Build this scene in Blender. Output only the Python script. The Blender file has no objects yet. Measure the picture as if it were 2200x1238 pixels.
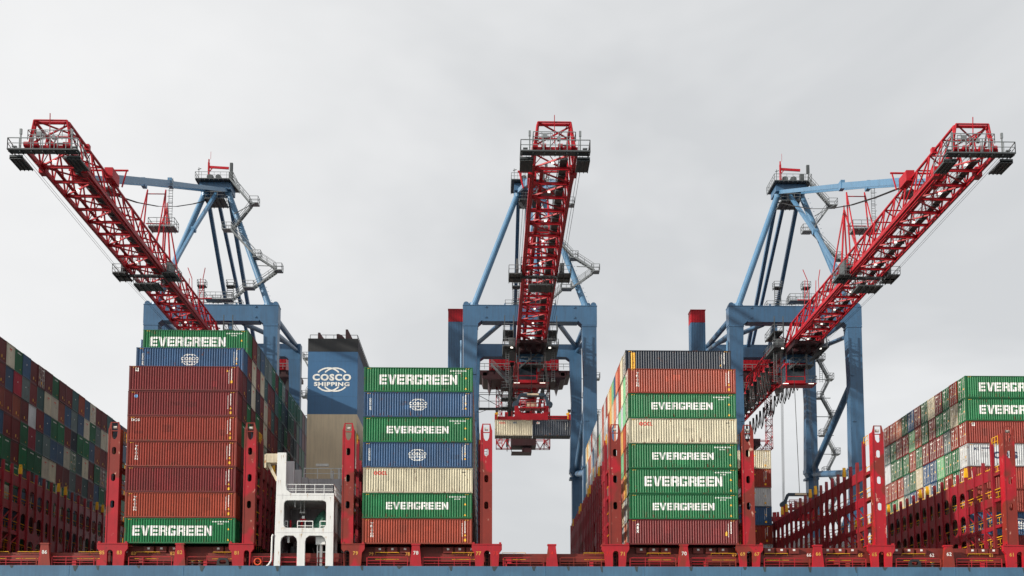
import bpy, math, random
from mathutils import Vector, Matrix, geometry
sc = bpy.context.scene
col = sc.collection
R = math.radians
# ------------------------------------------------------------------ camera, sky, sun
FPX, PITCH, YAW = 2535.0, 5.57, 1.175
cam = bpy.data.cameras.new('camera'); camo = bpy.data.objects.new('camera', cam); col.objects.link(camo)
camo.location = (0, 0, 0); camo.rotation_euler = (R(90 + PITCH), 0, R(-YAW))
cam.sensor_width = 36; cam.lens = FPX / 2200 * 36; cam.shift_x = 0; cam.shift_y = (1241 - 619) / 2200
cam.clip_start = 0.5; cam.clip_end = 20000
sc.camera = camo
SUN = Vector((0.845, 0.39, -0.365)).normalized()      # direction the light travels
sun = bpy.data.lights.new('sun', 'SUN'); sun.energy = 5.0; sun.angle = R(1.2); sun.color = (1.0, 0.93, 0.84)
suno = bpy.data.objects.new('sun', sun); col.objects.link(suno)
suno.rotation_euler = SUN.to_track_quat('-Z', 'Y').to_euler(); suno.location = (-60, 60, 90)
w = bpy.data.worlds.new('World'); sc.world = w; w.use_nodes = True
nt = w.node_tree; nt.nodes.clear()
def N(t, kind, **kw):
    n = t.nodes.new(kind)
    for k, v in kw.items(): setattr(n, k, v)
    return n
out = N(nt, 'ShaderNodeOutputWorld'); mixs = N(nt, 'ShaderNodeMixShader'); mixs.inputs[0].default_value = 0.92
b1 = N(nt, 'ShaderNodeBackground'); b2 = N(nt, 'ShaderNodeBackground'); b1.inputs[1].default_value = 0.06; b2.inputs[1].default_value = 1.0
sky = N(nt, 'ShaderNodeTexSky', sky_type='NISHITA', sun_disc=False, sun_elevation=math.asin(-SUN.z), sun_rotation=math.atan2(-SUN.x, -SUN.y))
tc = N(nt, 'ShaderNodeTexCoord'); mp = N(nt, 'ShaderNodeMapping'); mp.inputs['Scale'].default_value = (1.1, 1.1, 2.2); mp.inputs['Location'].default_value = (.9, .3, .35)
n1 = N(nt, 'ShaderNodeTexNoise'); n1.inputs['Scale'].default_value = 1.5; n1.inputs['Detail'].default_value = 5; n1.inputs['Roughness'].default_value = .56; n1.inputs['Distortion'].default_value = .35
rp = N(nt, 'ShaderNodeValToRGB'); rp.color_ramp.elements[0].position = .38; rp.color_ramp.elements[0].color = (.70, .715, .73, 1)
rp.color_ramp.elements[1].position = .60; rp.color_ramp.elements[1].color = (.93, .935, .94, 1)
sx = N(nt, 'ShaderNodeSeparateXYZ'); mr = N(nt, 'ShaderNodeMapRange'); mr.inputs[1].default_value = .02; mr.inputs[2].default_value = -.42; mr.inputs[3].default_value = 0; mr.inputs[4].default_value = .85
mx = N(nt, 'ShaderNodeMix', data_type='RGBA'); mx.inputs[7].default_value = (.98, .98, .98, 1)
L = nt.links.new
L(tc.outputs['Generated'], mp.inputs['Vector']); L(mp.outputs[0], n1.inputs['Vector']); L(n1.outputs[0], rp.inputs[0])
L(tc.outputs['Generated'], sx.inputs[0]); L(sx.outputs[0], mr.inputs[0]); L(mr.outputs[0], mx.inputs[0]); L(rp.outputs[0], mx.inputs[6])
L(mx.outputs[2], b2.inputs[0]); L(sky.outputs[0], b1.inputs[0]); L(b1.outputs[0], mixs.inputs[1]); L(b2.outputs[0], mixs.inputs[2]); L(mixs.outputs[0], out.inputs[0])
sc.view_settings.view_transform = 'Standard'; sc.view_settings.look = 'None'; sc.view_settings.exposure = 0; sc.view_settings.gamma = 1
sc.render.engine = 'CYCLES'; sc.cycles.max_bounces = 5

# ------------------------------------------------------------------ helpers
def lin(c): return tuple(((v / 255) / 12.92 if v / 255 <= .04045 else ((v / 255 + .055) / 1.055) ** 2.4) for v in c)
def material(name, c=(128, 128, 128), rough=.5, var=.18, rust=0., rustc=(96, 52, 30), streak=.15, metal=0., objcol=False, attr=None, c2=None, c2amt=.5, c2scale=.3, emit=None, bump=.0, nscale=1.0, spec=None):
    m = bpy.data.materials.new(name); m.use_nodes = True; t = m.node_tree; lk = t.links.new
    bs = t.nodes['Principled BSDF']; bs.inputs['Roughness'].default_value = rough; bs.inputs['Metallic'].default_value = metal
    if spec is not None: bs.inputs['Specular IOR Level'].default_value = spec
    co = N(t, 'ShaderNodeTexCoord'); oi = N(t, 'ShaderNodeObjectInfo')
    off = N(t, 'ShaderNodeVectorMath', operation='MULTIPLY_ADD'); cx = N(t, 'ShaderNodeCombineXYZ')
    ml = N(t, 'ShaderNodeMath', operation='MULTIPLY'); ml.inputs[1].default_value = 61.7; lk(oi.outputs['Random'], ml.inputs[0])
    lk(ml.outputs[0], cx.inputs[0]); lk(ml.outputs[0], cx.inputs[1]); lk(ml.outputs[0], cx.inputs[2])
    ad = N(t, 'ShaderNodeVectorMath', operation='ADD'); lk(co.outputs['Object'], ad.inputs[0]); lk(cx.outputs[0], ad.inputs[1])
    t.nodes.remove(off)
    def noise(scale, detail, sv=(1, 1, 1)):
        mpp = N(t, 'ShaderNodeMapping'); mpp.inputs['Scale'].default_value = sv; lk(ad.outputs[0], mpp.inputs[0])
        nn = N(t, 'ShaderNodeTexNoise'); nn.inputs['Scale'].default_value = scale * nscale; nn.inputs['Detail'].default_value = detail; nn.inputs['Roughness'].default_value = .6
        lk(mpp.outputs[0], nn.inputs['Vector']); return nn.outputs[0]
    def rng(s, a, b, c_, d):
        q = N(t, 'ShaderNodeMapRange'); q.inputs[1].default_value = a; q.inputs[2].default_value = b; q.inputs[3].default_value = c_; q.inputs[4].default_value = d; lk(s, q.inputs[0]); return q.outputs[0]
    def mix(f, a, b, mode='MIX'):
        q = N(t, 'ShaderNodeMix', data_type='RGBA', blend_type=mode)
        if isinstance(f, float): q.inputs[0].default_value = f
        else: lk(f, q.inputs[0])
        for i, v in ((6, a), (7, b)):
            if isinstance(v, tuple): q.inputs[i].default_value = (*v, 1) if len(v) == 3 else v
            else: lk(v, q.inputs[i])
        return q.outputs[2]
    if objcol: base = oi.outputs['Color']
    elif attr:
        at = N(t, 'ShaderNodeAttribute', attribute_name=attr); base = at.outputs['Color']
    else: base = lin(c)
    if c2: base = mix(rng(noise(c2scale, 2, (1, 1, .8)), .5 - (c2amt - .5) * .4 - .015, .5 - (c2amt - .5) * .4 + .015, 0., 1.), base if not isinstance(base, tuple) else base, lin(c2))
    v = rng(noise(.45, 3), .3, .7, 1 - var, 1 + var * .8)
    vc = N(t, 'ShaderNodeCombineColor'); [lk(v, vc.inputs[i]) for i in range(3)]
    base = mix(1., base, vc.outputs[0], 'MULTIPLY')
    if streak:
        s = rng(noise(1.0, 4, (3.5, 3.5, .25)), .42, .75, 0., streak * 2); base = mix(s, base, (.04, .035, .03))
    if rust:
        s = rng(noise(2.2, 6, (1, 1, .6)), .70 - rust * .28, .78 - rust * .25, 0., .9); base = mix(s, base, lin(rustc))
    lk(base, bs.inputs['Base Color']) if not isinstance(base, tuple) else None
    if bump:
        bn = N(t, 'ShaderNodeBump'); bn.inputs['Strength'].default_value = bump; bn.inputs['Distance'].default_value = .05; lk(noise(1.2, 3), bn.inputs['Height']); lk(bn.outputs[0], bs.inputs['Normal'])
    if emit:
        bs.inputs['Emission Color'].default_value = (1, .95, .85, 1); bs.inputs['Emission Strength'].default_value = emit
    return m
M = {}
M['box'] = material('container_paint', rough=.46, var=.16, rust=.24, streak=.14, objcol=True, spec=.28)
M['boxframe'] = material('container_frame_paint', rough=.6, var=.2, rust=.42, streak=.2, objcol=True, bump=.1)
M['boxstuff'] = material('container_paint_far', rough=.55, var=.12, rust=.2, streak=.15, attr='tint')
M['rod'] = material('lock_rod_metal', (205, 200, 190), rough=.5, rust=.45)
M['white'] = material('white_marking', (238, 238, 232), rough=.6, var=.14, rust=.28, rustc=(170, 160, 140), streak=.14, nscale=1.6)
M['redmark'] = material('red_marking', (215, 35, 25), rough=.6, var=.1)
M['navymark'] = material('navy_marking', (32, 50, 85), rough=.6, var=.1)
M['blackmark'] = material('black_marking', (30, 30, 32), rough=.6, var=.1)
M['lightblue'] = material('light_blue_marking', (110, 170, 220), rough=.6, var=.1)
M['yellow'] = material('yellow_paint', (235, 175, 15), rough=.55, var=.12, rust=.2)
M['yellownum'] = material('yellow_number_paint', (225, 165, 70), rough=.6, var=.2, rust=.25)
M['dark'] = material('dark_steel', (34, 34, 38), rough=.6, var=.3, rust=.2)
M['shipred'] = material('ship_red_paint', (176, 22, 36), rough=.48, var=.16, c2=(138, 44, 30), c2amt=.34, c2scale=.22, rust=.22, rustc=(92, 40, 24), streak=.12)
M['towerred'] = material('tower_red_paint', (172, 18, 34), rough=.45, var=.14, c2=(132, 42, 30), c2amt=.5, c2scale=.2, rust=.22, rustc=(214, 170, 150), streak=.08)
M['brownred'] = material('coaming_primer_red', (120, 38, 28), rough=.6, var=.2, rust=.3, rustc=(84, 40, 26), streak=.2)
M['frame_red'] = material('lashing_bridge_red', (146, 18, 36), rough=.5, var=.16, rust=.16, rustc=(90, 42, 26), c2=(128, 34, 34), c2amt=.35, c2scale=.25)
M['hull'] = material('hull_blue_paint', (76, 114, 142), rough=.5, var=.1, rust=.05, rustc=(60, 66, 66), streak=.1, c2=(72, 108, 136), c2amt=.45, c2scale=.12)
M['craneblue'] = material('crane_blue_paint', (62, 101, 134), rough=.42, var=.1, rust=.04, streak=.14, c2=(57, 94, 126), c2amt=.4, c2scale=.06)
M['craneblue2'] = material('crane_light_blue_paint', (82, 126, 160), rough=.42, var=.1, streak=.12)
M['cranered'] = material('boom_red_paint', (172, 18, 34), rough=.5, spec=.3, var=.16, rust=.1, streak=.1)
M['machred'] = material('machinery_dark_red', (52, 12, 20), rough=.6, var=.2, rust=.12)
M['slate'] = material('headblock_slate_blue', (46, 66, 82), rough=.5, var=.15)
M['grey'] = material('galvanised_steel', (128, 134, 136), rough=.5, var=.2, rust=.12, metal=.2)
M['greydk'] = material('walkway_grating', (74, 80, 82), rough=.6, var=.25, rust=.12)
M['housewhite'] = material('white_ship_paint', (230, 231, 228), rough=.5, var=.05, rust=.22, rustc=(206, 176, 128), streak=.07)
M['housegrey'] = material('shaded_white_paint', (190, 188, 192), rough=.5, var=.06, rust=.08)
M['funnelblue'] = material('funnel_blue_paint', (52, 98, 138), rough=.45, var=.06, streak=.08)
M['funnelblack'] = material('funnel_black_paint', (32, 35, 38), rough=.6, var=.12)
M['beige'] = material('funnel_beige_paint', (218, 200, 168), rough=.5, var=.05, streak=.1)
M['tarp'] = material('green_tarpaulin', (28, 92, 72), rough=.7, var=.25, bump=.6)
M['glass'] = material('cab_glass', (38, 48, 56), rough=.12, var=.05, streak=0)
M['lamp'] = material('lit_lamp', (255, 250, 235), emit=1.6, var=.02, streak=0)
M['rubber'] = material('black_cable', (22, 22, 24), rough=.7)
M['orange'] = material('lifebuoy_orange', (225, 80, 30), rough=.6)
M['ruststain'] = material('rust_stain', (104, 62, 38), rough=.85, var=.4)
M['sea'] = material('harbour_water', (38, 58, 62), rough=.12, var=.2, streak=0, bump=.5)
M['concrete'] = material('quay_concrete', (132, 130, 124), rough=.85, var=.2, streak=0)
M['opening'] = material('dark_interior', (26, 22, 24), rough=.8)  # near-black colour stands in for the shade inside openings

class MB:
    def __init__(s): s.v = []; s.f = []; s.m = []; s.mi = 0; s.tint = []; s.tc = None
    def add(s, vs, fs):
        b = len(s.v); s.v.extend([tuple(v) for v in vs])
        for f in fs: s.f.append([b + i for i in f]); s.m.append(s.mi); s.tint.append(s.tc)
    def box(s, x0, x1, y0, y1, z0, z1):
        s.add([(x0, y0, z0), (x1, y0, z0), (x1, y1, z0), (x0, y1, z0), (x0, y0, z1), (x1, y0, z1), (x1, y1, z1), (x0, y1, z1)],
              [(0, 3, 2, 1), (4, 5, 6, 7), (0, 1, 5, 4), (1, 2, 6, 5), (2, 3, 7, 6), (3, 0, 4, 7)])
    def bar(s, p, q, wd, hd=None, w2=None, h2=None):
        p = Vector(p); q = Vector(q); d = (q - p)
        if d.length < 1e-6: return
        d.normalize(); hd = hd or wd; w2 = w2 or wd; h2 = h2 or hd
        up = Vector((0, 0, 1)) if abs(d.z) < .95 else Vector((0, 1, 0))
        a = d.cross(up).normalized(); b = a.cross(d).normalized(); vs = []
        for c, ww, hh in ((p, wd, hd), (q, w2, h2)):
            for sa, sb in ((-1, -1), (1, -1), (1, 1), (-1, 1)): vs.append(c + a * sa * ww / 2 + b * sb * hh / 2)
        s.add(vs, [(3, 2, 1, 0), (4, 5, 6, 7), (0, 1, 5, 4), (1, 2, 6, 5), (2, 3, 7, 6), (3, 0, 4, 7)])
    def tube(s, p, q, r, r2=None, n=8):
        p = Vector(p); q = Vector(q); d = (q - p)
        if d.length < 1e-6: return
        d.normalize(); r2 = r if r2 is None else r2
        up = Vector((0, 0, 1)) if abs(d.z) < .95 else Vector((0, 1, 0))
        a = d.cross(up).normalized(); b = d.cross(a).normalized(); vs = []
        for c, rr in ((p, r), (q, r2)):
            for i in range(n):
                t = 2 * math.pi * i / n; vs.append(c + (a * math.cos(t) + b * math.sin(t)) * rr)
        s.add(vs, [tuple(range(n))[::-1], tuple(range(n, 2 * n))] + [(i, (i + 1) % n, n + (i + 1) % n, n + i) for i in range(n)])
    def path(s, pts, r, n=5):
        for a, b in zip(pts, pts[1:]): s.tube(a, b, r, n=n)
    def plate(s, outer, holes, thick, plane='XZ', at=0.0, sides=True):
        """polygon with holes, in plane XZ (extruded along +Y from at) or YZ (extruded along +X from at)"""
        loops = [outer] + list(holes)
        tris = geometry.tessellate_polygon([[Vector((x, y, 0)) for x, y in lp] for lp in loops])
        flat = [p for lp in loops for p in lp]
        def m3(p, k): return (p[0], at + k, p[1]) if plane == 'XZ' else (at + k, p[0], p[1])
        s.add([m3(p, 0) for p in flat] + [m3(p, thick) for p in flat], [tuple(t) for t in tris] + [tuple(len(flat) + i for i in t)[::-1] for t in tris])
        if sides:
            o = 0; b = len(s.v) - 2 * len(flat)
            for lp in loops:
                n = len(lp)
                for i in range(n):
                    j = (i + 1) % n; s.f.append([b + o + i, b + o + j, b + len(flat) + o + j, b + len(flat) + o + i]); s.m.append(s.mi); s.tint.append(s.tc)
                o += n
    def rail(s, pts, h=1.1, step=1.6, r=.035, mid=True, closed=False):
        P_ = [Vector(p) for p in pts]
        if closed: P_.append(P_[0])
        U = Vector((0, 0, 1))
        for a, b in zip(P_, P_[1:]):
            s.bar(a + U * h, b + U * h, r * 2)
            if mid: s.bar(a + U * h * .5, b + U * h * .5, r * 1.5)
            n = max(1, int((b - a).length / step))
            for i in range(n + 1):
                c = a.lerp(b, i / n); s.bar(c, c + U * h, r * 1.7)
    def build(s, name, mats, parent=None, origin=(0, 0, 0), smooth=False):
        if not s.v: return None
        me = bpy.data.meshes.new(name); ox, oy, oz = origin
        me.from_pydata([(x - ox, y - oy, z - oz) for x, y, z in s.v], [], s.f)
        mats = mats if isinstance(mats, (list, tuple)) else [mats]
        for m in mats: me.materials.append(m)
        if len(mats) > 1: me.polygons.foreach_set('material_index', s.m)
        if any(t for t in s.tint):
            at = me.attributes.new('tint', 'FLOAT_COLOR', 'FACE')
            for i, t in enumerate(s.tint): at.data[i].color = (*(t or (.5, .5, .5)), 1)
        me.validate(); me.update()
        # consistent normals
        import bmesh
        bm = bmesh.new(); bm.from_mesh(me); bmesh.ops.recalc_face_normals(bm, faces=bm.faces) if len(bm.faces) < 60000 and not s.tint[0] and not getattr(s, 'keep', False) else None; bm.to_mesh(me); bm.free()
        if smooth: me.polygons.foreach_set('use_smooth', [True] * len(me.polygons))
        o = bpy.data.objects.new(name, me); col.objects.link(o)
        if parent is not None: o.parent = parent
        return o
def tag(o, label=None, cat=None, group=None, kind=None):
    if label: o['label'] = label
    if cat: o['category'] = cat
    if group: o['group'] = group
    if kind: o['kind'] = kind
    return o
def empty(name, loc, label, cat, group=None):
    o = bpy.data.objects.new(name, None); col.objects.link(o); o.location = loc; o.empty_display_size = .5
    return tag(o, label, cat, group)
def copy_tree(o, parent=None):
    c = o.copy(); col.objects.link(c)
    if parent is not None: c.parent = parent
    for ch in list(o.children): copy_tree(ch, c)
    return c
def rrect(x0, x1, y0, y1, r, n=3):
    pts = []
    for cx, cy, a0 in ((x1 - r, y1 - r, 0), (x0 + r, y1 - r, 90), (x0 + r, y0 + r, 180), (x1 - r, y0 + r, 270)):
        for i in range(n + 1):
            a = R(a0 + 90 * i / n); pts.append((cx + r * math.cos(a), cy + r * math.sin(a)))
    return pts
# ---- lettering: triangles/polygons in a unit box, sliced so that they follow a corrugated face
def clip(poly, x, keep_right):
    outp = []
    for i in range(len(poly)):
        a, b = poly[i - 1], poly[i]
        ia = (a[0] >= x) if keep_right else (a[0] <= x); ib = (b[0] >= x) if keep_right else (b[0] <= x)
        if ia != ib:
            t = (x - a[0]) / (b[0] - a[0]); outp.append((x, a[1] + t * (b[1] - a[1])))
        if ib: outp.append(b)
    return outp
_tc = {}
def text_polys(s, bold=.0):
    k = (s, bold)
    if k in _tc: return _tc[k]
    cu = bpy.data.curves.new('t', 'FONT'); cu.body = s; cu.offset = bold; cu.resolution_u = 3; cu.space_character = 1.0 + bold * 3
    o = bpy.data.objects.new('t', cu); col.objects.link(o); dg = bpy.context.evaluated_depsgraph_get(); dg.update()
    me = o.evaluated_get(dg).to_mesh(); ps = [[(me.vertices[i].co.x, me.vertices[i].co.y) for i in p.vertices] for p in me.polygons]
    xs = [v[0] for p in ps for v in p]; ys = [v[1] for p in ps for v in p]; x0, x1, y0, y1 = min(xs), max(xs), min(ys), max(ys)
    res = [[((x - x0) / (x1 - x0), (y - y0) / (y1 - y0)) for x, y in p] for p in ps]
    asp = (x1 - x0) / (y1 - y0)
    o.evaluated_get(dg).to_mesh_clear(); bpy.data.objects.remove(o); bpy.data.curves.remove(cu)
    _tc[k] = (res, asp); return _tc[k]
def bx(a, b, c, d): return [(a, c), (b, c), (b, d), (a, d)]
GL = {'E': [bx(0, .36, 0, 1), bx(.36, 1, .77, 1), bx(.36, .94, .39, .61), bx(.36, 1, 0, .23)],
      'V': [[(0, 1), (.36, 1), (.56, .28), (.56, 0), (.33, 0)], [(1.04, 1), (.72, 1), (.56, .28), (.56, 0), (.72, 0)]],
      'R': [bx(0, .35, 0, 1), bx(.35, .88, .78, 1), bx(.35, .88, .38, .58), [(.66, .38), (1, .44), (1, .92), (.88, 1), (.66, 1)], [(.60, .42), (.92, .42), (1, .30), (1, 0), (.66, 0), (.66, .30)]],
      'G': [[(.12, 0), (.36, 0), (.36, 1), (.12, 1), (0, .88), (0, .12)], bx(.36, .9, .78, 1), bx(.36, .9, 0, .22), bx(.68, 1, .1, .50), bx(.52, .68, .32, .50), bx(.68, 1, .70, .92)],
      'N': [bx(0, .33, 0, 1), bx(.68, 1, 0, 1), [(.33, 1), (.68, .40), (.68, 0), (.33, .60)]]}
def evergreen():
    ps = []; x = 0
    for ch in 'EVERGREEN':
        for p in GL[ch]: ps.append([(x + a * .93, b) for a, b in p])
        x += 1.04
    return [[(a / (x - .1), b) for a, b in p] for p in ps]
EVG = evergreen()
def arc_polys(cx, cy, rx, ry, wd, a0, a1, n=14):
    ps = []
    for i in range(n):
        t0 = R(a0 + (a1 - a0) * i / n); t1 = R(a0 + (a1 - a0) * (i + 1) / n)
        ps.append([(cx + (rx - wd) * math.cos(t0), cy + (ry - wd) * math.sin(t0)), (cx + rx * math.cos(t0), cy + ry * math.sin(t0)), (cx + rx * math.cos(t1), cy + ry * math.sin(t1)), (cx + (rx - wd) * math.cos(t1), cy + (ry - wd) * math.sin(t1))])
    return ps
def fit(ps, x0, x1, z0, z1): return [[(x0 + a * (x1 - x0), z0 + b * (z1 - z0)) for a, b in p] for p in ps]
def globe_logo(x0, x1, z0, z1):
    w_, h_ = x1 - x0, z1 - z0; cx = (x0 + x1) / 2; cz = (z0 + z1) / 2; wd = h_ * .06; ps = []
    for dx in (-.09, .09):
        for a0, a1 in ((38, 142), (218, 322)): ps += arc_polys(cx + dx * w_, cz, w_ * .36, h_ * .5, wd, a0, a1)
    ps += fit(text_polys('COSCO', .05)[0], x0, x1, cz - h_ * .05, cz + h_ * .23)
    ps += fit(text_polys('SHIPPING', .045)[0], x0 + w_ * .04, x1 - w_ * .04, cz - h_ * .27, cz - h_ * .10)
    return ps
def letter_on(mb, polys, prof, eps=.006):
    """prof: None for flat y=0, else list of (x, y) breakpoints"""
    eps0 = eps
    for ip, p in enumerate(polys):
        eps = eps0 + .0004 * (ip % 13); xs = [v[0] for v in p]; a, b = min(xs), max(xs)
        if prof is None: mb.add([(x, -eps, z) for x, z in p], [tuple(range(len(p)))]); continue
        for (xa, ya), (xb, yb) in zip(prof, prof[1:]):
            if xb <= a or xa >= b: continue
            q = clip(clip(p, xa, True), xb, False)
            if len(q) >= 3 : mb.add([(x, ya + (yb - ya) * (x - xa) / (xb - xa) - eps, z) for x, z in q], [tuple(range(len(q)))])

# ------------------------------------------------------------------ setting
mb = MB(); mb.add([(-9000, -3000, -3), (9000, -3000, -3), (9000, 15000, -3), (-9000, 15000, -3)], [(0, 1, 2, 3)])
tag(mb.build('water', M['sea']), kind='structure')
mb = MB(); mb.box(-6000, 6000, 193, 9000, -8, -.8); tag(mb.build('quay', M['concrete']), kind='structure')

# ------------------------------------------------------------------ the ship
SY = 130.0; SO = (0, 130, -3)
ship = empty('container_ship', SO, 'long blue hulled container ship with red lashing bridges and a blue funnel', 'ship')
def part(mb_, name, mats, parent=None, smooth=False): return mb_.build(name, mats, parent if parent is not None else ship, SO if parent is None or parent is ship else SO, smooth)
plan = [(-190, 134), (-185, 129.7), (165, 129.7), (200, 138), (222, 159.5), (200, 181), (165, 189.5), (-185, 189.5), (-190, 186)]
mb = MB(); n = len(plan)
mb.add([(x, y, -15) for x, y in plan] + [(x, y, 12.9) for x, y in plan], [tuple(range(n))[::-1], tuple(range(n, 2 * n))] + [(i, (i + 1) % n, n + (i + 1) % n, n + i) for i in range(n)])
for i in range(n):   # bulwark strake
    a, b = plan[i], plan[(i + 1) % n]
    mb.bar((a[0], a[1] + (.12 if a[1] < 160 else -.12), 13.4), (b[0], b[1] + (.12 if b[1] < 160 else -.12), 13.4), .22, 1.0)
part(mb, 'hull', M['hull'])
mb = MB()   # weld lines and scuffs standing a little proud of the plating
for x in (-33.5, -46, -23, -4.5, 6.3, 17.2, 28, 41, 52):
    mb.box(x, x + .05, 129.685, 129.72, -3, 13.86); part(mb, 'weld_seam', M['craneblue2']); mb = MB()
random.seed(4)
for i in range(26):
    x = -56 + i * 4.6 + random.uniform(-1.5, 1.5); h = random.uniform(.25, .75)
    mb.add([(x, 129.692, 13.88), (x + random.uniform(.25, .7), 129.692, 13.88), (x + .3, 129.692, 13.88 - h), (x + .15, 129.692, 13.88 - h * .9)], [(0, 1, 2, 3)])
part(mb, 'scuff_mark', material('hull_scuff', (60, 72, 76), rough=.7, var=.3))
# deck, coaming
mb = MB(); mb.box(-150, 150, 131.4, 188, 12.9, 14.45); mb.box(-150, 150, 131.0, 188, 14.5, 15.45)
for x in range(-150, 150, 3): mb.box(x, x + .12, 130.75, 131.0, 13.0, 14.5)
part(mb, 'hatch_coaming', M['brownred'])
def bay_cover(x0, x1, name='hatch_cover'):
    m_ = MB(); m_.box(x0, x1, 131.3, 188, 15.45, 16.2); o = part(m_, name, M['brownred'])
    return o
for x0, x1, xs in ((-40, -27.6, (-38.2, -36.8, -35.4, -30.5, -29.2, -27.9)), (-14.6, -1.4, (-12.6, -11.2, -9.8, -5.0, -3.7, -2.4)), (15.4, 28.0, (16.6, 18, 19.4, 23, 24.4, 25.8)), (30.4, 42.8, (31, 32.4, 33.8, 37.6, 39, 40.4)), (45.0, 57.5, (45.4, 46.8, 48.2, 54.0, 55.2, 56.4))):
    hc = bay_cover(x0, x1)
    m_ = MB(); m2 = MB()
    for x in xs:
        m_.box(x, x + 1.1, 130.85, 131.3, 15.5, 16.15); m2.box(x + .42, x + .68, 130.82, 130.85, 15.82, 16.04)
    part(m_, 'socket_box', M['brownred'], hc); part(m2, 'white_plate', M['white'], hc)
# yellow handrails along the coaming
mb = MB()
for x in (-55.6, -52, -45.3, -39, -30.5, -12.5, -4, 1.6, 10.7, 17.8, 25, 31, 38, 46.5, 54, 60):
    mb.bar((x, 130.7, 15.52), (x + 2.6, 130.7, 15.52), .05); mb.bar((x, 130.3, 14.72), (x + 2.6, 130.3, 14.72), .055)
    for k in (0, 1.3, 2.6): mb.bar((x + k, 130.9, 15.3), (x + k, 130.7, 15.52), .04)
part(mb, 'yellow_handrail', M['yellow'])
def number(txt, xc, zc, h, y, mat, parent=None, bold=.02):
    ps, asp = text_polys(txt, bold); wv = h * min(asp, 2.2)
    m_ = MB(); m_.keep = True
    m_.add([], []); q = fit(ps, xc - wv / 2, xc + wv / 2, zc - h / 2, zc + h / 2)
    for ip, p in enumerate(q): m_.add([(x, y - .0006 * (ip % 13), z) for x, z in p], [tuple(range(len(p)))])
    return part(m_, 'number', mat, parent)
def single_pedestal(x, txt, mat):
    m_ = MB(); m_.plate([(x - .68, 12.9), (x + .68, 12.9), (x + .68, 13.85), (x + .42, 16.25), (x - .42, 16.25), (x - .68, 13.85)], [], .5, 'XZ', 129.95)
    m_.box(x - .5, x + .5, 129.9, 130.6, 16.25, 16.42)
    m_.plate([(130.45, 12.9), (131.2, 12.9), (130.9, 16.2), (130.45, 16.2)], [], .1, 'YZ', x - .05)
    o = part(m_, 'pedestal', M['shipred'])
    if txt: number(txt, x + .02, 15.4, .42, 129.94, mat, o)
for x, t, m_ in ((-48.8, '86', 'white'), (-34.0, '82', 'yellownum'), (-8.0, '78', 'white'), (7.1, '4', 'redmark'), (21.8, '70', 'white'), (36.8, '66', 'yellownum'), (51.5, '62', 'white')): single_pedestal(x, t, M[m_])
def arch_pedestal(x, l, r, a0, a1, nums):
    # l, r: overall reach; a0..a1: arch opening
    o = [(x + l + .45, 12.9), (x + a0, 12.9), (x + a0, 15.35)] + [(x + (a0 + a1) / 2 - (a1 - a0) / 2 * math.cos(R(t)), 15.35 + (a1 - a0) / 2 * math.sin(R(t))) for t in (30, 60, 90, 120, 150)] + [(x + a1, 15.35), (x + a1, 12.9), (x + r - .45, 12.9), (x + r - .3, 15.4), (x + r, 15.8), (x + r, 16.3), (x + l, 16.3), (x + l, 15.8), (x + l + .3, 15.4)]
    m_ = MB(); m_.plate(o, [], .45, 'XZ', 129.92); m_.box(x + l, x + r, 129.86, 131.6, 16.3, 16.42)
    for q in (l + .2, r - .2): m_.box(x + q - .12, x + q + .12, 129.9, 130.2, 16.42, 16.6)
    p_ = part(m_, 'pedestal', M['shipred'])
    for t, xx, mm in nums: number(t, x + xx, 15.35, .42, 129.91, M[mm], p_)
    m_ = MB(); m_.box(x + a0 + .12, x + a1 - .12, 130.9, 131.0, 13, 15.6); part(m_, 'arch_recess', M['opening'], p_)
    m_ = MB()
    for k in range(6): m_.bar((x + a0 + .16, 130.8, 13.3 + k * .4), (x + a1 - .16, 130.8, 13.3 + k * .4), .05)
    for q in (a0 + .16, a1 - .16): m_.bar((x + q, 130.8, 13), (x + q, 130.8, 15.6), .06)
    part(m_, 'ladder', M['brownred'], p_)
BR = {'A': -41.55, 'B': -26.5, 'C': -15.6, 'D': -.2, 'E': 14.2, 'F': 29.15, 'G': 43.9, 'H': 58.75, 'Z': -56.6}
arch_pedestal(BR['A'] + .15, -1.65, 1.7, -.55, .1, (('85', -1.1, 'yellownum'), ('83', .8, 'yellownum')))
arch_pedestal(BR['B'], -2.1, .62, -.45, .15, (('81', -1.25, 'yellownum'),))
arch_pedestal(BR['C'], -.62, 1.95, -.35, .3, (('79', .95, 'yellownum'),))
arch_pedestal(BR['D'] + .1, -1.7, 1.65, -.35, .35, (('77', -.95, 'yellownum'), ('75', .95, 'redmark')))
arch_pedestal(BR['E'], -1.55, 1.5, -.33, .33, (('73', -.85, 'redmark'), ('71', .75, 'yellownum')))
arch_pedestal(BR['F'], -1.5, 1.5, -.35, .3, (('69', -.8, 'yellownum'), ('67', .8, 'yellownum')))
arch_pedestal(BR['G'] + .05, -1.55, 1.5, -.35, .3, (('65', -.85, 'yellownum'), ('63', .8, 'yellownum')))
arch_pedestal(BR['H'] + .5, -1.6, 2.2, -.1, .55, (('61', -.7, 'yellownum'), ('59', 1.2, 'yellownum')))
arch_pedestal(BR['Z'], -1.55, 1.5, -.35, .3, (('89', -.85, 'yellownum'), ('87', .8, 'yellownum')))
for t, x, mm in (('83', -39.3, 'brownnum'), ('82', -35.0, 'brownnum'), ('79', -13.0, 'brownnum'), ('78', -8.95, 'brownnum'), ('77', -2.0, 'brownnum'), ('69', 27.6, 'brownnum'), ('66', 36.0, 'w'), ('65', 41.8, 'y'), ('62', 49.9, 'w'), ('61', 56.6, 'y')):
    number(t, x, 15.35 + .02, .38, 130.79 if mm != 'brownnum' else 130.80, M['yellownum'] if mm != 'w' else M['white'])
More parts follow.
